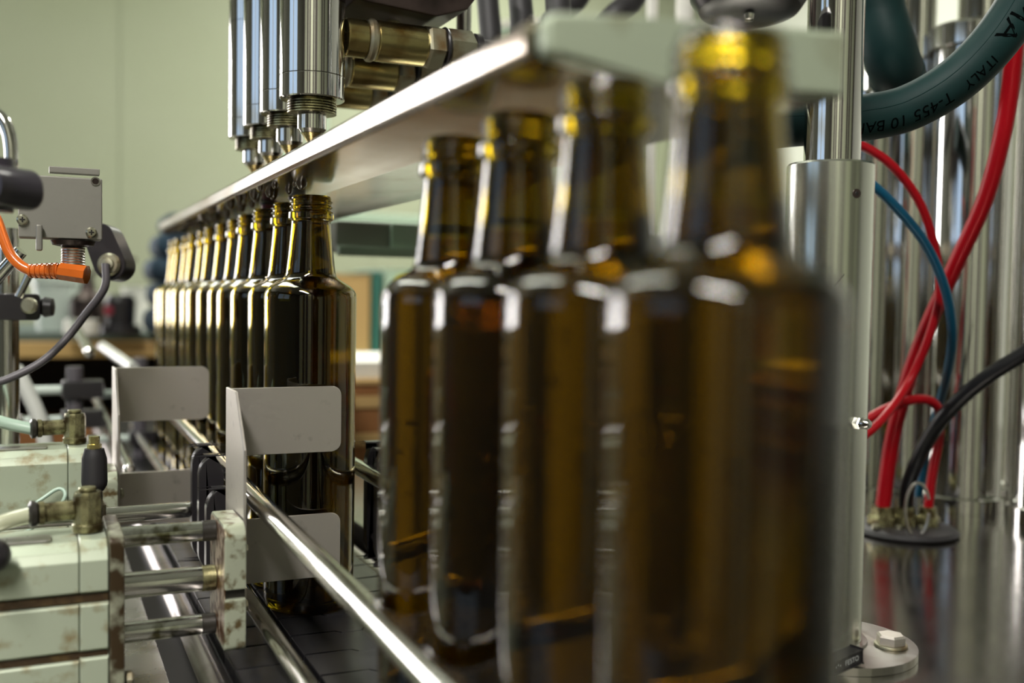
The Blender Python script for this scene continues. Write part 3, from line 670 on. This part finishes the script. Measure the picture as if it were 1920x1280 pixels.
def gate(dy, xs, label):
    g = root('stop_gate', (xs, -0.08+dy, 0.02), label, 'stop gate', 'steel stop gates')
    yr = -0.044+dy; th = 0.0022
    # upright flange, narrowing towards the top
    poly = [(yr+0.0005, 0.0185), (yr+0.0005, 0.1860), (-0.083+dy, 0.1860), (-0.116+dy, 0.1480), (-0.118+dy, 0.0185)]
    build('upright', prism(NB(), poly, 'yz', xs, xs+th, 0.0005, 1), 'sheet', g)
    for z0, z1 in ((0.1335, 0.1850), (0.0345, 0.0845)):
        build('paddle', prism(NB(), rrect(xs+th+0.0002, xs+0.0885, z0, z1, 0.007, 6, 'ad'), 'xz', yr-th, yr, 0.0004, 1), 'sheet', g)
    for z in (0.035, 0.075):
        build('bolt', hexa(NB(), (xs+th+0.0001, -0.10+dy, z), (xs+th+0.004, -0.10+dy, z), 0.005), 'nut', g)
    return g
air_cylinder(0.0, -0.0752, 'pale green guided air cylinder in the foreground with three extended rods', 0)
gate(0.0, -0.0748, 'near steel stop gate with two paddles in front of first bottle')
air_cylinder(0.245, -0.1395-0.0002, 'pale green air cylinder farther back, rods drawn in', 0.026)
gate(0.245, -0.1395, 'far steel stop gate drawn back beside the bottle queue')

# elbow fittings on the cylinders
def elbow(dx, dy, label, tube_m, dz=0.0, tpts=None):
    x, y, z = -0.1738+dx, -0.098+dy, 0.0958+dz
    tpts = [(a_, b_, c_+z-0.1096) for a_, b_, c_ in tpts]
    e = root('elbow_fitting', (x, y, z), label, 'pipe fitting', 'elbow fittings on the air cylinders')
    build('base_ring', cyl(NB(), (x, y, z+0.0002), (x, y, z+0.006), 0.0098, 32, 0.0008), 'oily_brass', e)
    build('elbow_body', lathe(NB(), [(0, z+0.0062), (0.0090, z+0.0062), (0.0092, z+0.0072), (0.0092, z+0.0235), (0.0082, z+0.0270), (0, z+0.0270)], (x, y, 0), (0, 0, 1), 12), 'oily_brass', e)
    build('elbow_arm', cyl(NB(), (x-0.0085, y, z+0.0152), (x-0.0262, y-0.002, z+0.0148), 0.0066, 28, 0.0006), 'oily_brass', e)
    build('top_screw', cyl(NB(), (x, y, z+0.0271), (x, y, z+0.0300), 0.0058, 28, 0.0008), 'oily_brass', e)
    build('arm_ring', lathe(NB(), [(0, 0), (0.0074, 0), (0.0078, 0.001), (0.0078, 0.0035), (0, 0.0035)], (x-0.0264, y-0.002, z+0.0148), (-1, -0.1, 0), 28), 'oily_brass', e)
    build('release_collar', lathe(NB(), [(0, 0), (0.0066, 0), (0.0084, 0.0015), (0.0086, 0.0045), (0.006, 0.006), (0, 0.006)], (x-0.0301, y-0.0024, z+0.0148), (-1, -0.1, 0), 28), 'grime', e)
    build('tube', tube(NB(), tpts, 0.0052, 20), tube_m, e, label='see-through tube tinged with oil')
    return e
elbow(0, 0, 'oily elbow fitting with clear tube on the foreground cylinder', 'tube',
      tpts=[(-0.2078, -0.1010, 0.1242), (-0.222, -0.103, 0.1215), (-0.245, -0.107, 0.1150), (-0.29, -0.115, 0.1165), (-0.36, -0.13, 0.1175)])
elbow(0.0, 0.245, 'elbow fitting with pale green tube on the farther cylinder', 'tube_green', 0.026,
      tpts=[(-0.2078, 0.1440, 0.1242), (-0.225, 0.147, 0.1285), (-0.25, 0.150, 0.136), (-0.29, 0.155, 0.142), (-0.36, 0.16, 0.142)])
# black flow-control knob behind the near elbow
kx, ky = at(177, 905, 0.79).x, at(177, 905, 0.79).y
kn = root('flow_valve', (kx, ky, 0.09), 'black ribbed valve knob rising behind the oily elbow', 'valve')
build('valve_body', lathe(NB(), [(0, 0.045), (0.0085, 0.045), (0.0085, 0.092), (0.006, 0.096), (0.006, 0.103), (0, 0.103)], (kx, ky, 0), (0, 0, 1), 24), 'nut', kn)
build('knob', lathe(NB(), [(0, 0.1032), (0.0070, 0.1032), (0.0092, 0.107), (0.0096, 0.110), (0.0092, 0.128), (0.0076, 0.1335), (0.0072, 0.1355), (0, 0.1355)], (kx, ky, 0), (0, 0, 1), 18), 'rubber', kn)
build('adjuster', lathe(NB(), [(0, 0.1357), (0.0052, 0.1357), (0.0052, 0.139), (0.0040, 0.1395), (0.0040, 0.145), (0, 0.145)], (kx, ky, 0), (0, 0, 1), 8), 'brass', kn)
build('mount_bracket', box(NB(), kx-0.012, kx+0.012, ky-0.012, ky+0.012, -0.0398, 0.0448, 0.001), 'alu', kn)
# black ball knob cut by the left edge
bx = at(-14, 1042, 0.62)
bk = root('ball_knob', tuple(bx), 'black ball knob cut off by the left picture edge', 'knob')
bm = NB(); bmesh.ops.create_uvsphere(bm, u_segments=24, v_segments=16, radius=0.0105, matrix=Matrix.Translation(bx)); build('ball', bm, 'black', bk)
build('stalk', cyl(NB(), bx+V(-0.006, 0.0085, 0.0), V(bx.x-0.03, -0.1355, bx.z), 0.003, 16), 'polish', bk)
# thin signal wire dangling over the farther cylinder
hose_thing('signal_wire', 'thin green wire looped over the front of the farther cylinder', 'wire',
           [(-0.36, 0.090, 0.030), (-0.245, 0.098, 0.055), (-0.205, 0.100, 0.080), (-0.188, 0.103, 0.090), (-0.183, 0.098, 0.084), (-0.195, 0.097, 0.070), (-0.24, 0.094, 0.045), (-0.36, 0.088, 0.020)], 0.0016, 'tube_green')

# ================================================================ SENSOR BLOCK, CONNECTOR, STAND (left middle)
A = at(52, 447, 0.8); B = at(192, 447, 0.8)
sx0, sx1, sy = A.x, B.x, (A.y+B.y)/2
sb = root('photo_sensor', ((sx0+sx1)/2, sy, 0.297), 'grey box shaped photo sensor with screws above orange plug', 'sensor')
def sbox(px0, px1, py0, py1, d0, d1, bev):
    """box whose front face lies square to the aisle at depth d0"""
    bm_ = NB(); P = [at(px0, py0, d0), at(px1, py0, d0), at(px1, py1, d0), at(px0, py1, d0)]
    n = (P[1]-P[0]).cross(P[2]-P[0]).normalized()
    if n.dot(CP-P[0]) > 0: n = -n
    a = [bm_.verts.new(q_) for q_ in P]; b = [bm_.verts.new(q_ + n*(d1-d0)) for q_ in P]
    bm_.faces.new(a); bm_.faces.new(b[::-1])
    for i in range(4): bm_.faces.new((a[i], b[i], b[(i+1) % 4], a[(i+1) % 4]))
    bmesh.ops.bevel(bm_, geom=list(bm_.edges), offset=bev, segments=3, affect='EDGES'); return bm_
FW = (CAM.to_3x3() @ V(0, 0, -1))
def ybox(px0, px1, py0, py1, Y, dep, bev):
    a_ = at(px0, py0, 1.0)-CP; b_ = at(px1, py1, 1.0)-CP
    A_ = CP+a_*((Y-CP.y)/a_.y); B_ = CP+b_*((Y-CP.y)/b_.y)
    return box(NB(), A_.x, B_.x, Y, Y+dep, B_.z, A_.z, bev, 3)
SY = 0.035
build('housing', ybox(34, 192, 326, 450, SY, 0.026, 0.0012), 'sensor', sb)
build('top_bar', ybox(92, 187, 311, 328.5, SY+0.004, 0.01, 0.0006), 'sensor', sb)
def onY(px, py, Y): a_ = at(px, py, 1.0)-CP; return CP+a_*((Y-CP.y)/a_.y)
NY = V(0, -1, 0)
c_ = onY(179, 340, SY); build('corner_hole_rim', lathe(NB(), [(0.0024, 0), (0.0035, 0), (0.0035, 0.0006), (0.0024, 0.0006)], c_, NY, 24, closed=True), 'polish', sb)
build('corner_hole', cyl(NB(), c_, c_+NY*0.0002, 0.0024, 20), 'darkmetal', sb)
for px, py in ((171, 436), (42, 412)):
    c_ = onY(px, py, SY)
    sc_ = build('screw', lathe(NB(), [(0, 0), (0.0042, 0), (0.0042, 0.002), (0.0030, 0.0032), (0, 0.0034)], c_, NY, 24), 'gold', sb)
    bmx = NB(); c2 = c_+NY*0.0033
    tube(bmx, [c2-V(0.002, 0, 0), c2+V(0.002, 0, 0)], 0.0006, 6, smooth=False); tube(bmx, [c2-V(0, 0, 0.002), c2+V(0, 0, 0.002)], 0.0006, 6, smooth=False)
    build('screw_cross', bmx, 'gap', sc_)
q0 = onY(137, 450, SY+0.013)
build('socket_flange', lathe(NB(), [(0, 0), (0.0165, 0), (0.0150, -0.0035), (0.0080, -0.005), (0, -0.005)], (q0.x, q0.y, q0.z-0.0006), (0, 0, 1), 32), 'darkmetal', sb)
pr = [(0, 0)]
for k in range(7): pr += [(0.0086, -0.0002-k*0.0021), (0.0091, -0.0008-k*0.0021), (0.0086, -0.0014-k*0.0021)]
pr += [(0.0075, -0.0155), (0, -0.0155)]
build('threaded_socket', lathe(NB(), pr, (q0.x, q0.y, q0.z-0.0058), (0, 0, 1), 32), 'brushed', sb)
build('mount_pin', ybox(67, 80, 420, 470, SY-0.007, 0.006, 0.0015), 'sensor', sb)
# orange plug and cable
ca, cb_, ce = at(163, 515, 0.803), at(112, 508, 0.803), at(56, 508, 0.803)
oc = root('orange_connector', tuple(ca), 'orange angled plug with ribbed boot and curling cable under sensor', 'connector')
dirx = (ca-cb_).normalized()
bm = NB(); lathe(bm, [(0, 0), (0.0060, 0), (0.0072, 0.001), (0.0076, (ca-cb_).length), (0.0060, (ca-cb_).length+0.0005), (0, (ca-cb_).length+0.0005)], cb_, dirx, 8, phase=PI/8); build('plug_body', bm, 'orange', oc)
Lb = (cb_-ce).length; pr = [(0, 0)]
for k in range(6): pr += [(0.0056+k*0.0002, k*Lb/6+0.0002), (0.0056+k*0.0002, k*Lb/6+Lb/12), (0.0048+k*0.0002, k*Lb/6+Lb/12+0.0003), (0.0048+k*0.0002, (k+1)*Lb/6-0.0002)]
pr += [(0.0060, Lb-0.0001), (0, Lb-0.0001)]
build('ribbed_boot', lathe(NB(), pr, ce, (cb_-ce), 20), 'orange', oc)
build('cable', tube(NB(), [ce+dirx*0.001, at(38, 497, 0.803), at(18, 474, 0.803), at(4, 440, 0.803), at(-10, 405, 0.803), at(-35, 380, 0.803)], 0.0042, 16), 'orange', oc)
build('coupling_ring', cyl(NB(), (q0.x, q0.y, q0.z-0.0250), (q0.x, q0.y, q0.z-0.0215), 0.0078, 24, 0.0006), 'grime', oc)
# sensor stand: chrome rods, black cross clamps
s0 = at(16, 830, 0.98); sxy = (s0.x, s0.y)
st = root('sensor_stand', (sxy[0], sxy[1], -0.04), 'chrome rod stand with black cross clamps at the left edge', 'stand')
build('upright_rod', cyl(NB(), (sxy[0], sxy[1], -0.0398), (sxy[0], sxy[1], 0.315), 0.0098, 28), 'polish', st)
cz = at(45, 575, 0.98)
cl = build('cross_clamp', prism(NB(), rrect(sxy[0]-0.022, sxy[0]+0.028, cz.z-0.0125, cz.z+0.0125, 0.004, 4), 'xz', sxy[1]-0.018, sxy[1]+0.018, 0.0015), 'black', st)
build('clamp_screw', lathe(NB(), [(0, 0), (0.0075, 0), (0.0075, 0.003), (0.0055, 0.005), (0, 0.005)], at(56, 573, 0.955), -FW, 24), 'nut', cl)
build('clamp_knob', lathe(NB(), [(0, 0), (0.0075, 0), (0.0100, 0.004), (0.0085, 0.011), (0, 0.013)], (sxy[0]+0.0283, sxy[1], cz.z), (1, -0.3, 0), 20), 'black', st)
build('cross_rod', cyl(NB(), at(62, 500, 0.95), at(35, 556, 0.95), 0.0035, 16), 'polish', st)
build('upper_rod', cyl(NB(), at(40, 470, 0.87), at(-40, 560, 0.87), 0.0055, 20), 'polish', st)
# second clamp with round end, cable to lower left
ka, kb = at(196, 448, 0.94), at(216, 498, 0.94)
k2 = root('rod_clamp', tuple(kb), 'black angled rod clamp with round steel end right of sensor', 'clamp')
n_ = -FW
def capsule(p0, p1, r0, r1, dep):
    bm_ = NB(); a_ = (p1-p0).normalized(); s_ = a_.cross(FW).normalized(); pts = []
    for i in range(13): th = PI/2+PI*i/12; pts.append(p0 + (a_*math.cos(th) + s_*math.sin(th))*r0)
    for i in range(13): th = -PI/2+PI*i/12; pts.append(p1 + (a_*math.cos(th) + s_*math.sin(th))*r1)
    A_ = [bm_.verts.new(p_ - FW*dep/2) for p_ in pts]; B_ = [bm_.verts.new(p_ + FW*dep/2) for p_ in pts]
    bm_.faces.new(A_); bm_.faces.new(B_[::-1]); N_ = len(pts)
    for i in range(N_): bm_.faces.new((A_[i], B_[i], B_[(i+1) % N_], A_[(i+1) % N_]))
    bmesh.ops.bevel(bm_, geom=list(bm_.edges), offset=0.001, segments=1, affect='EDGES'); return bm_
build('clamp_arm', capsule(ka, kb, 0.0135, 0.0145, 0.026), 'black', k2)
build('round_end', lathe(NB(), [(0, 0), (0.0105, 0), (0.0105, 0.002), (0.0085, 0.004), (0.006, 0.0042), (0.005, 0.006), (0, 0.007)], kb-FW*0.0132, -FW, 28), 'nut', k2)
build('tie_rod', cyl(NB(), ka+FW*0.0135, ka+FW*0.05-V(0.045, 0, -0.01), 0.004, 14), 'polish', k2)
hose_thing('sensor_cable', 'grey cable slanting down left from the round clamp end', 'cable',
           [kb-FW*0.022, at(196, 540, 0.915), at(160, 590, 0.91), at(120, 640, 0.90), at(75, 680, 0.89), at(20, 708, 0.88), at(-30, 725, 0.87)], 0.0034, 'grey_cable')
# blurred lever at top left
lv = root('clamp_lever', tuple(at(20, 355, 0.62)), 'dark rounded clamp lever with curved steel rod, top of left edge', 'lever')
build('lever_knob', tube(NB(), [at(-30, 345, 0.60), at(-5, 348, 0.61), at(25, 353, 0.62), at(55, 357, 0.63), at(72, 358, 0.635)], 0.0125, 24, rfun=lambda t: (1.0 if t < 0.72 else math.sqrt(max(0.05, 1-((t-0.72)/0.30)**2)))), 'purple', lv)
build('lever_hub', tube(NB(), [at(-8, 300, 0.62), at(-6, 345, 0.62), at(-10, 395, 0.62)], 0.0105, 20), 'purple', lv)
build('steel_rod', tube(NB(), [at(-25, 205, 0.66), at(2, 220, 0.66), at(17, 250, 0.66), at(22, 290, 0.66), at(20, 325, 0.66)], 0.0042, 14), 'polish', lv)
# white hose and distant black rail brackets between cylinders and bench
hose_thing('white_hose', 'milky white hose hanging behind the chrome stand', 'hose', [at(28, 690, 1.3), at(52, 735, 1.3), at(76, 790, 1.3), at(88, 850, 1.3), at(92, 930, 1.3)], 0.0095, 'tube_white')

def rail_post(px, d_, label, arms):
    b_ = at(px, 700, d_); x, y = b_.x, b_.y
    r_ = root('rail_post', (x, y, -0.0398), label, 'rail post', 'dark rail posts beside the far chain')
    build('post', cyl(NB(), (x, y, -0.0398), (x, y, 0.155), 0.0105, 24), 'grey_cable', r_)
    for z in arms:
        blk = build('clamp_block', box(NB(), x-0.016, x+0.036, y-0.018, y+0.012, z-0.012, z+0.012, 0.003), 'black', r_)
        build('clamp_bolt', cyl(NB(), (x-0.062, y-0.010, z), (x-0.0165, y-0.010, z), 0.0062, 16, 0.0008), 'pail', blk)
        build('bolt_head', cyl(NB(), (x-0.0664, y-0.010, z), (x-0.0622, y-0.010, z), 0.0078, 16, 0.0008), 'polish', blk)
rail_post(140, 1.38, 'dark post with three light bolts behind the far gate plate', (0.125, 0.085, 0.040-0.025))
rail_post(262, 1.60, 'dark post half hidden by the far gate plate', (0.10, 0.03))
hose_thing('rail_strut', 'pale slanting strut over the far chain, left of the queue', 'strut', [at(192, 650, 1.75), at(250, 690, 1.55)], 0.0085, 'tube_white')

# ================================================================ FAR WORKBENCH (left background)
wb = root('workbench', (-0.1, 2.45, ZF), 'workbench with dark top and light wooden edge in the background', 'workbench')
build('top', box(NB(), -0.62, 0.45, 2.03, 2.85, 0.118, 0.150, 0.002), 'bench', wb)
build('front_edge', box(NB(), -0.62, 0.45, 2.005, 2.029, 0.088, 0.128, 0.003), 'wood', wb)
build('lower_shelf', box(NB(), -0.58, 0.41, 2.06, 2.80, -0.30, -0.27, 0.002), 'dark_wood', wb)
build('back_panel', box(NB(), -0.58, 0.41, 2.74, 2.76, -0.269, 0.1175), 'dark_wood', wb)
for x in (-0.55, 0.38):
    for y in (2.08, 2.78): build('leg', box(NB(), x-0.035, x+0.035, y-0.035, y+0.035, ZF, -0.3005), 'dark_wood', wb)
    build('riser', box(NB(), x-0.03, x+0.03, 2.08, 2.70, -0.2695, 0.1175), 'dark_wood', wb)
for i, (x0_, x1_, z1_, m_) in enumerate(((-0.50, -0.30, -0.02, 'wood'), (-0.27, 0.0, -0.10, 'cardboard_dark'), (0.03, 0.33, 0.03, 'dark_wood'))):
    r_ = root('storage_box', ((x0_+x1_)/2, 2.3, -0.2698), ('tan crate on the shelf under the bench', 'brown carton on the shelf under the bench', 'dark crate on the shelf under the bench')[i], 'box')
    build('box_body', box(NB(), x0_, x1_, 2.12, 2.5, -0.2698, z1_-0.03, 0.003), m_, r_)
    build('lid', box(NB(), x0_-0.005, x1_+0.005, 2.115, 2.505, z1_-0.0298, z1_, 0.003), m_, r_)
# pail
p_ = at(108, 620, 2.75); px_, py_ = p_.x, p_.y
pl = root('plastic_pail', (px_, py_, 0.1503), 'white plastic pail standing on the bench', 'pail')
build('pail_body', lathe(NB(), [(0, 0.1503), (0.050, 0.1503), (0.062, 0.29), (0.058, 0.29), (0.047, 0.156), (0, 0.156)], (px_, py_, 0), (0, 0, 1), 32), 'pail', pl)
build('rim', lathe(NB(), [(0.0622, 0.276), (0.067, 0.278), (0.067, 0.292), (0.0622, 0.292)], (px_, py_, 0), (0, 0, 1), 32, closed=True), 'pail', pl)
# dark machine parts on the bench
def lump(name, label, cat, px, d_, prof_, m_, n=20, extra=None):
    p_ = at(px, 620, d_); r_ = root(name, (p_.x, p_.y, 0.1503), label, cat)
    build('body', lathe(NB(), [(a, 0.1503+h) for a, h in prof_], (p_.x, p_.y, 0), (0, 0, 1), n), m_, r_)
    if extra: extra(r_, p_)
    return r_
lump('oil_can', 'dark brown oil can on the bench beside the white pail', 'can', 165, 2.70, [(0, 0), (0.045, 0), (0.047, 0.01), (0.045, 0.085), (0.02, 0.11), (0.012, 0.15), (0, 0.15)], 'darkmetal', 24,
     lambda r_, p_: build('spout', tube(NB(), [(p_.x, p_.y, 0.295), (p_.x+0.05, p_.y, 0.33), (p_.x+0.12, p_.y, 0.345)], 0.006, 10), 'darkmetal', r_))
lump('tape_roll', 'white roll lying at the front of the bench', 'roll', 153, 2.55, [(0.018, 0), (0.040, 0), (0.041, 0.003), (0.041, 0.033), (0.040, 0.036), (0.018, 0.036), (0.018, 0)], 'paper', 28,
     lambda r_, p_: build('core', lathe(NB(), [(0.0150, 0.1503), (0.0178, 0.1503), (0.0178, 0.186), (0.0150, 0.186)], (p_.x, p_.y, 0), (0, 0, 1), 24, closed=True), 'cardboard', r_))
lump('bench_motor', 'dark small motor on the bench left of the blue heap', 'motor', 226, 2.62, [(0, 0), (0.05, 0), (0.05, 0.02), (0.035, 0.025), (0.038, 0.085), (0.03, 0.10), (0, 0.10)], 'black', 20,
     lambda r_, p_: build('red_button', lathe(NB(), [(0, 0), (0.012, 0), (0.012, 0.006), (0, 0.008)], (p_.x-0.03, p_.y-0.040, 0.21), (-0.4, -1, 0), 16), 'maroon', r_))
lump('paper_cup', 'pale cup on the bench beside the dark motor', 'cup', 255, 2.95, [(0, 0), (0.03, 0), (0.04, 0.12), (0.037, 0.12), (0.028, 0.004), (0, 0.004)], 'paper', 24,
     lambda r_, p_: build('rim', lathe(NB(), [(0.0402, 0.268), (0.043, 0.269), (0.043, 0.2725), (0.0402, 0.2725)], (p_.x, p_.y, 0), (0, 0, 1), 24, closed=True), 'paper', r_))
# heap of folded navy cloth
p_ = at(330, 600, 2.62); hx, hy = p_.x, p_.y
nv = root('cloth_pile', (hx, hy, 0.1503), 'pile of folded navy blue cloth at the end of the bench', 'cloth')
z = 0.1503
for i, (h_, w_, dx_) in enumerate(((0.07, 0.13, 0.0), (0.065, 0.125, 0.004), (0.06, 0.12, -0.004), (0.06, 0.112, 0.006), (0.05, 0.085, 0.012))):
    bm = NB(); box(bm, hx-w_/2*1.15+dx_, hx+w_*1.0+dx_, hy-0.09, hy+0.10, z, z+h_-0.0008, h_*0.42, 4)
    build('folded_cloth', bm, 'navy', nv, sharp=70); z += h_

# ================================================================ FAR STORES seen between the bottles (centre background)
# steel beam of the machine behind the tray
o = root('machine_beam', (0.33, 0.45, 0.33), 'grey green machine beam below and behind the drip tray', 'beam')
build('beam', box(NB(), 0.135, 0.62, 0.42, 0.48, 0.312, 0.350, 0.003), 'grey_beam', o)
build('beam_flange', box(NB(), 0.135, 0.62, 0.405, 0.419, 0.306, 0.318, 0.001), 'mint', o)
build('beam_plate', box(NB(), 0.205, 0.27, 0.412, 0.4195, 0.3185, 0.349, 0.001), 'mint', o)
build('beam_leg', box(NB(), 0.56, 0.62, 0.42, 0.48, 0.0005, 0.3115, 0.002), 'grey_beam', o)
# pallet with cardboard sheets
PXs, PYs = 0.50, 1.15
pal = root('pallet', (PXs, PYs, ZF), 'wooden pallet base beneath the stacked brown cartons', 'pallet')
for y in (0.98, 1.15, 1.32): build('runner', box(NB(), 0.26, 0.86, y-0.04, y+0.04, ZF, ZF+0.09, 0.002), 'wood', pal)
for i in range(5): build('deck_board', box(NB(), 0.26+i*0.123, 0.26+i*0.123+0.108, 0.93, 1.37, ZF+0.0902, ZF+0.112, 0.002), 'wood', pal)
z = ZF+0.1124
for i in range(14):
    h_ = 0.068 if i < 13 else 0.03
    x_ = 0.285 + 0.006*random.uniform(-1, 1)
    t_ = root('carton_tray', (0.56, PYs, z), 'flat brown carton, %s of the stack behind the bottles' % ('topmost' if i == 13 else ('lowest' if i == 0 else ORD[i] + ' from the bottom')), 'carton', 'stack of brown cartons')
    build('carton_body', box(NB(), x_, x_+0.56, 0.955, 1.345, z, z+h_*0.66, 0.002), 'cardboard_dark', t_)
    build('carton_lid', box(NB(), x_-0.006, x_+0.566, 0.949, 1.351, z+h_*0.66+0.0002, z+h_-0.001, 0.002), 'cardboard', t_)
    z += h_
ztop = z
pp = root('paper_bundle', (0.5, 1.12, ztop), 'bright white paper bundle on the carton stack', 'paper')
for i in range(5):
    dx_ = random.uniform(-0.012, 0.012)
    build('paper_sheet', box(NB(), 0.30+dx_, 0.72+dx_, 0.97, 1.30, ztop+0.0002+i*0.006, ztop+0.0002+i*0.006+0.0056, 0.001), 'paper', pp)
# storage rack further back
rk = root('storage_rack', (1.0, 2.6, ZF), 'mint green storage rack behind the carton stack', 'rack')
for x in (0.60, 1.60):
    for y in (2.35, 2.9): build('rack_post', box(NB(), x-0.025, x+0.025, y-0.025, y+0.025, ZF, 1.1, 0.002), 'mint', rk)
for z in (-0.35, 0.06, 0.52): build('shelf', box(NB(), 0.58, 1.62, 2.32, 2.93, z-0.03, z, 0.002), 'mint', rk)
bxr = [('tan cardboard box on the rack, left of the dark gap', 0.635, 0.775, 0.26, 'cardboard'), ('teal canister box on the rack', 0.785, 0.812, 0.27, 'teal'),
       ('pale mint box with yellow label on the rack', 0.825, 1.08, 0.28, 'mint'), ('white box on the rack beside the mint one', 1.1, 1.3, 0.25, 'paper'), ('tan box at the far end of the rack', 1.33, 1.55, 0.30, 'cardboard')]
for lab, x0_, x1_, h_, m_ in bxr:
    r_ = root('stored_box', ((x0_+x1_)/2, 2.5, 0.0604), lab, 'box', 'boxes on the rack')
    build('box_body', box(NB(), x0_, x1_, 2.36, 2.7, 0.0604, 0.06+h_, 0.003), m_, r_)
    build('lid_flap', box(NB(), x0_-0.002, x1_+0.002, 2.357, 2.703, 0.0602+h_, 0.066+h_, 0.001), m_, r_)
    if 'yellow' in lab: build('label_patch', box(NB(), x0_+0.04, x1_-0.03, 2.3565, 2.3597, 0.06+h_*0.78, 0.06+h_*0.94), 'yellow', r_)
# cardboard box standing nearer behind the gap
p0_, p1_ = at(628, 470, 2.0), at(694, 565, 2.0)

# ================================================================ TOP BACKGROUND THINGS
for i, (px, py, lab) in enumerate(((1082, -5, 'black hose rising behind tray end, left of the pair'), (1186, -2, 'black hose rising behind tray end, right of the pair'))):
    a_ = at(px-55, 60, 1.2); b_ = at(px, py, 1.2); c_ = at(px+40, -90, 1.2)
    hose_thing('supply_hose', lab, 'hose', [a_+V(0.05, 0.15, -0.06), a_, b_, c_], 0.0145, 'rubber', 'black supply hoses', base=a_)
for px, rr, lab in ((1222, 0.009, 'thin white pipe standing behind the tray end'), (1283, 0.014, 'thicker white pipe standing behind the tray end')):
    a_ = at(px, 80, 1.6); r_ = root('white_pipe', (a_.x, a_.y, 0.0002), lab, 'pipe', 'white pipes behind the tray')
    build('pipe', cyl(NB(), (a_.x, a_.y, 0.0202), (a_.x, a_.y, 1.2), rr, 20), 'paper', r_)
    build('foot', cyl(NB(), (a_.x, a_.y, 0.0002), (a_.x, a_.y, 0.020), rr*1.7, 20, 0.001), 'nut', r_)
hd = root('hand_wheel', tuple(at(1405, 10, 0.66)), 'black round hand wheel hanging above the tray end', 'hand wheel')
c_ = at(1405, -15, 0.70)
build('wheel', lathe(NB(), [(0, -0.014), (0.024, -0.016), (0.034, -0.013), (0.040, -0.004), (0.040, 0.006), (0.030, 0.012), (0, 0.012)], c_, (0.05, 0.1, 1), 40), 'purple', hd)
build('hub_pin', lathe(NB(), [(0, -0.020), (0.003, -0.0195), (0.004, -0.016), (0, -0.016)], c_, (0.05, 0.1, 1), 16), 'polish', hd)
build('spindle', cyl(NB(), c_+V(0, 0, 0.0122), c_+V(0.02, 0.04, 0.3), 0.008, 20), 'polish', hd)
o = root('lamp_fixture', tuple(at(965, 45, 2.6)), 'small bright green and white lamp board far behind the tray', 'fixture')
build('fixture', sbox(938, 1040, 36, 52, 2.6, 2.62, 0.003), 'paper', o)  # plain pale box in place of a bright lamp fixture, gives no light
build('fixture_edge', sbox(938, 1040, 53, 64, 2.6, 2.62, 0.003), 'mint', o)
q_ = at(1000, 64, 2.61); build('stand_pole', cyl(NB(), (q_.x, q_.y, ZF), (q_.x, q_.y, q_.z-0.001), 0.015, 16), 'mint', o)
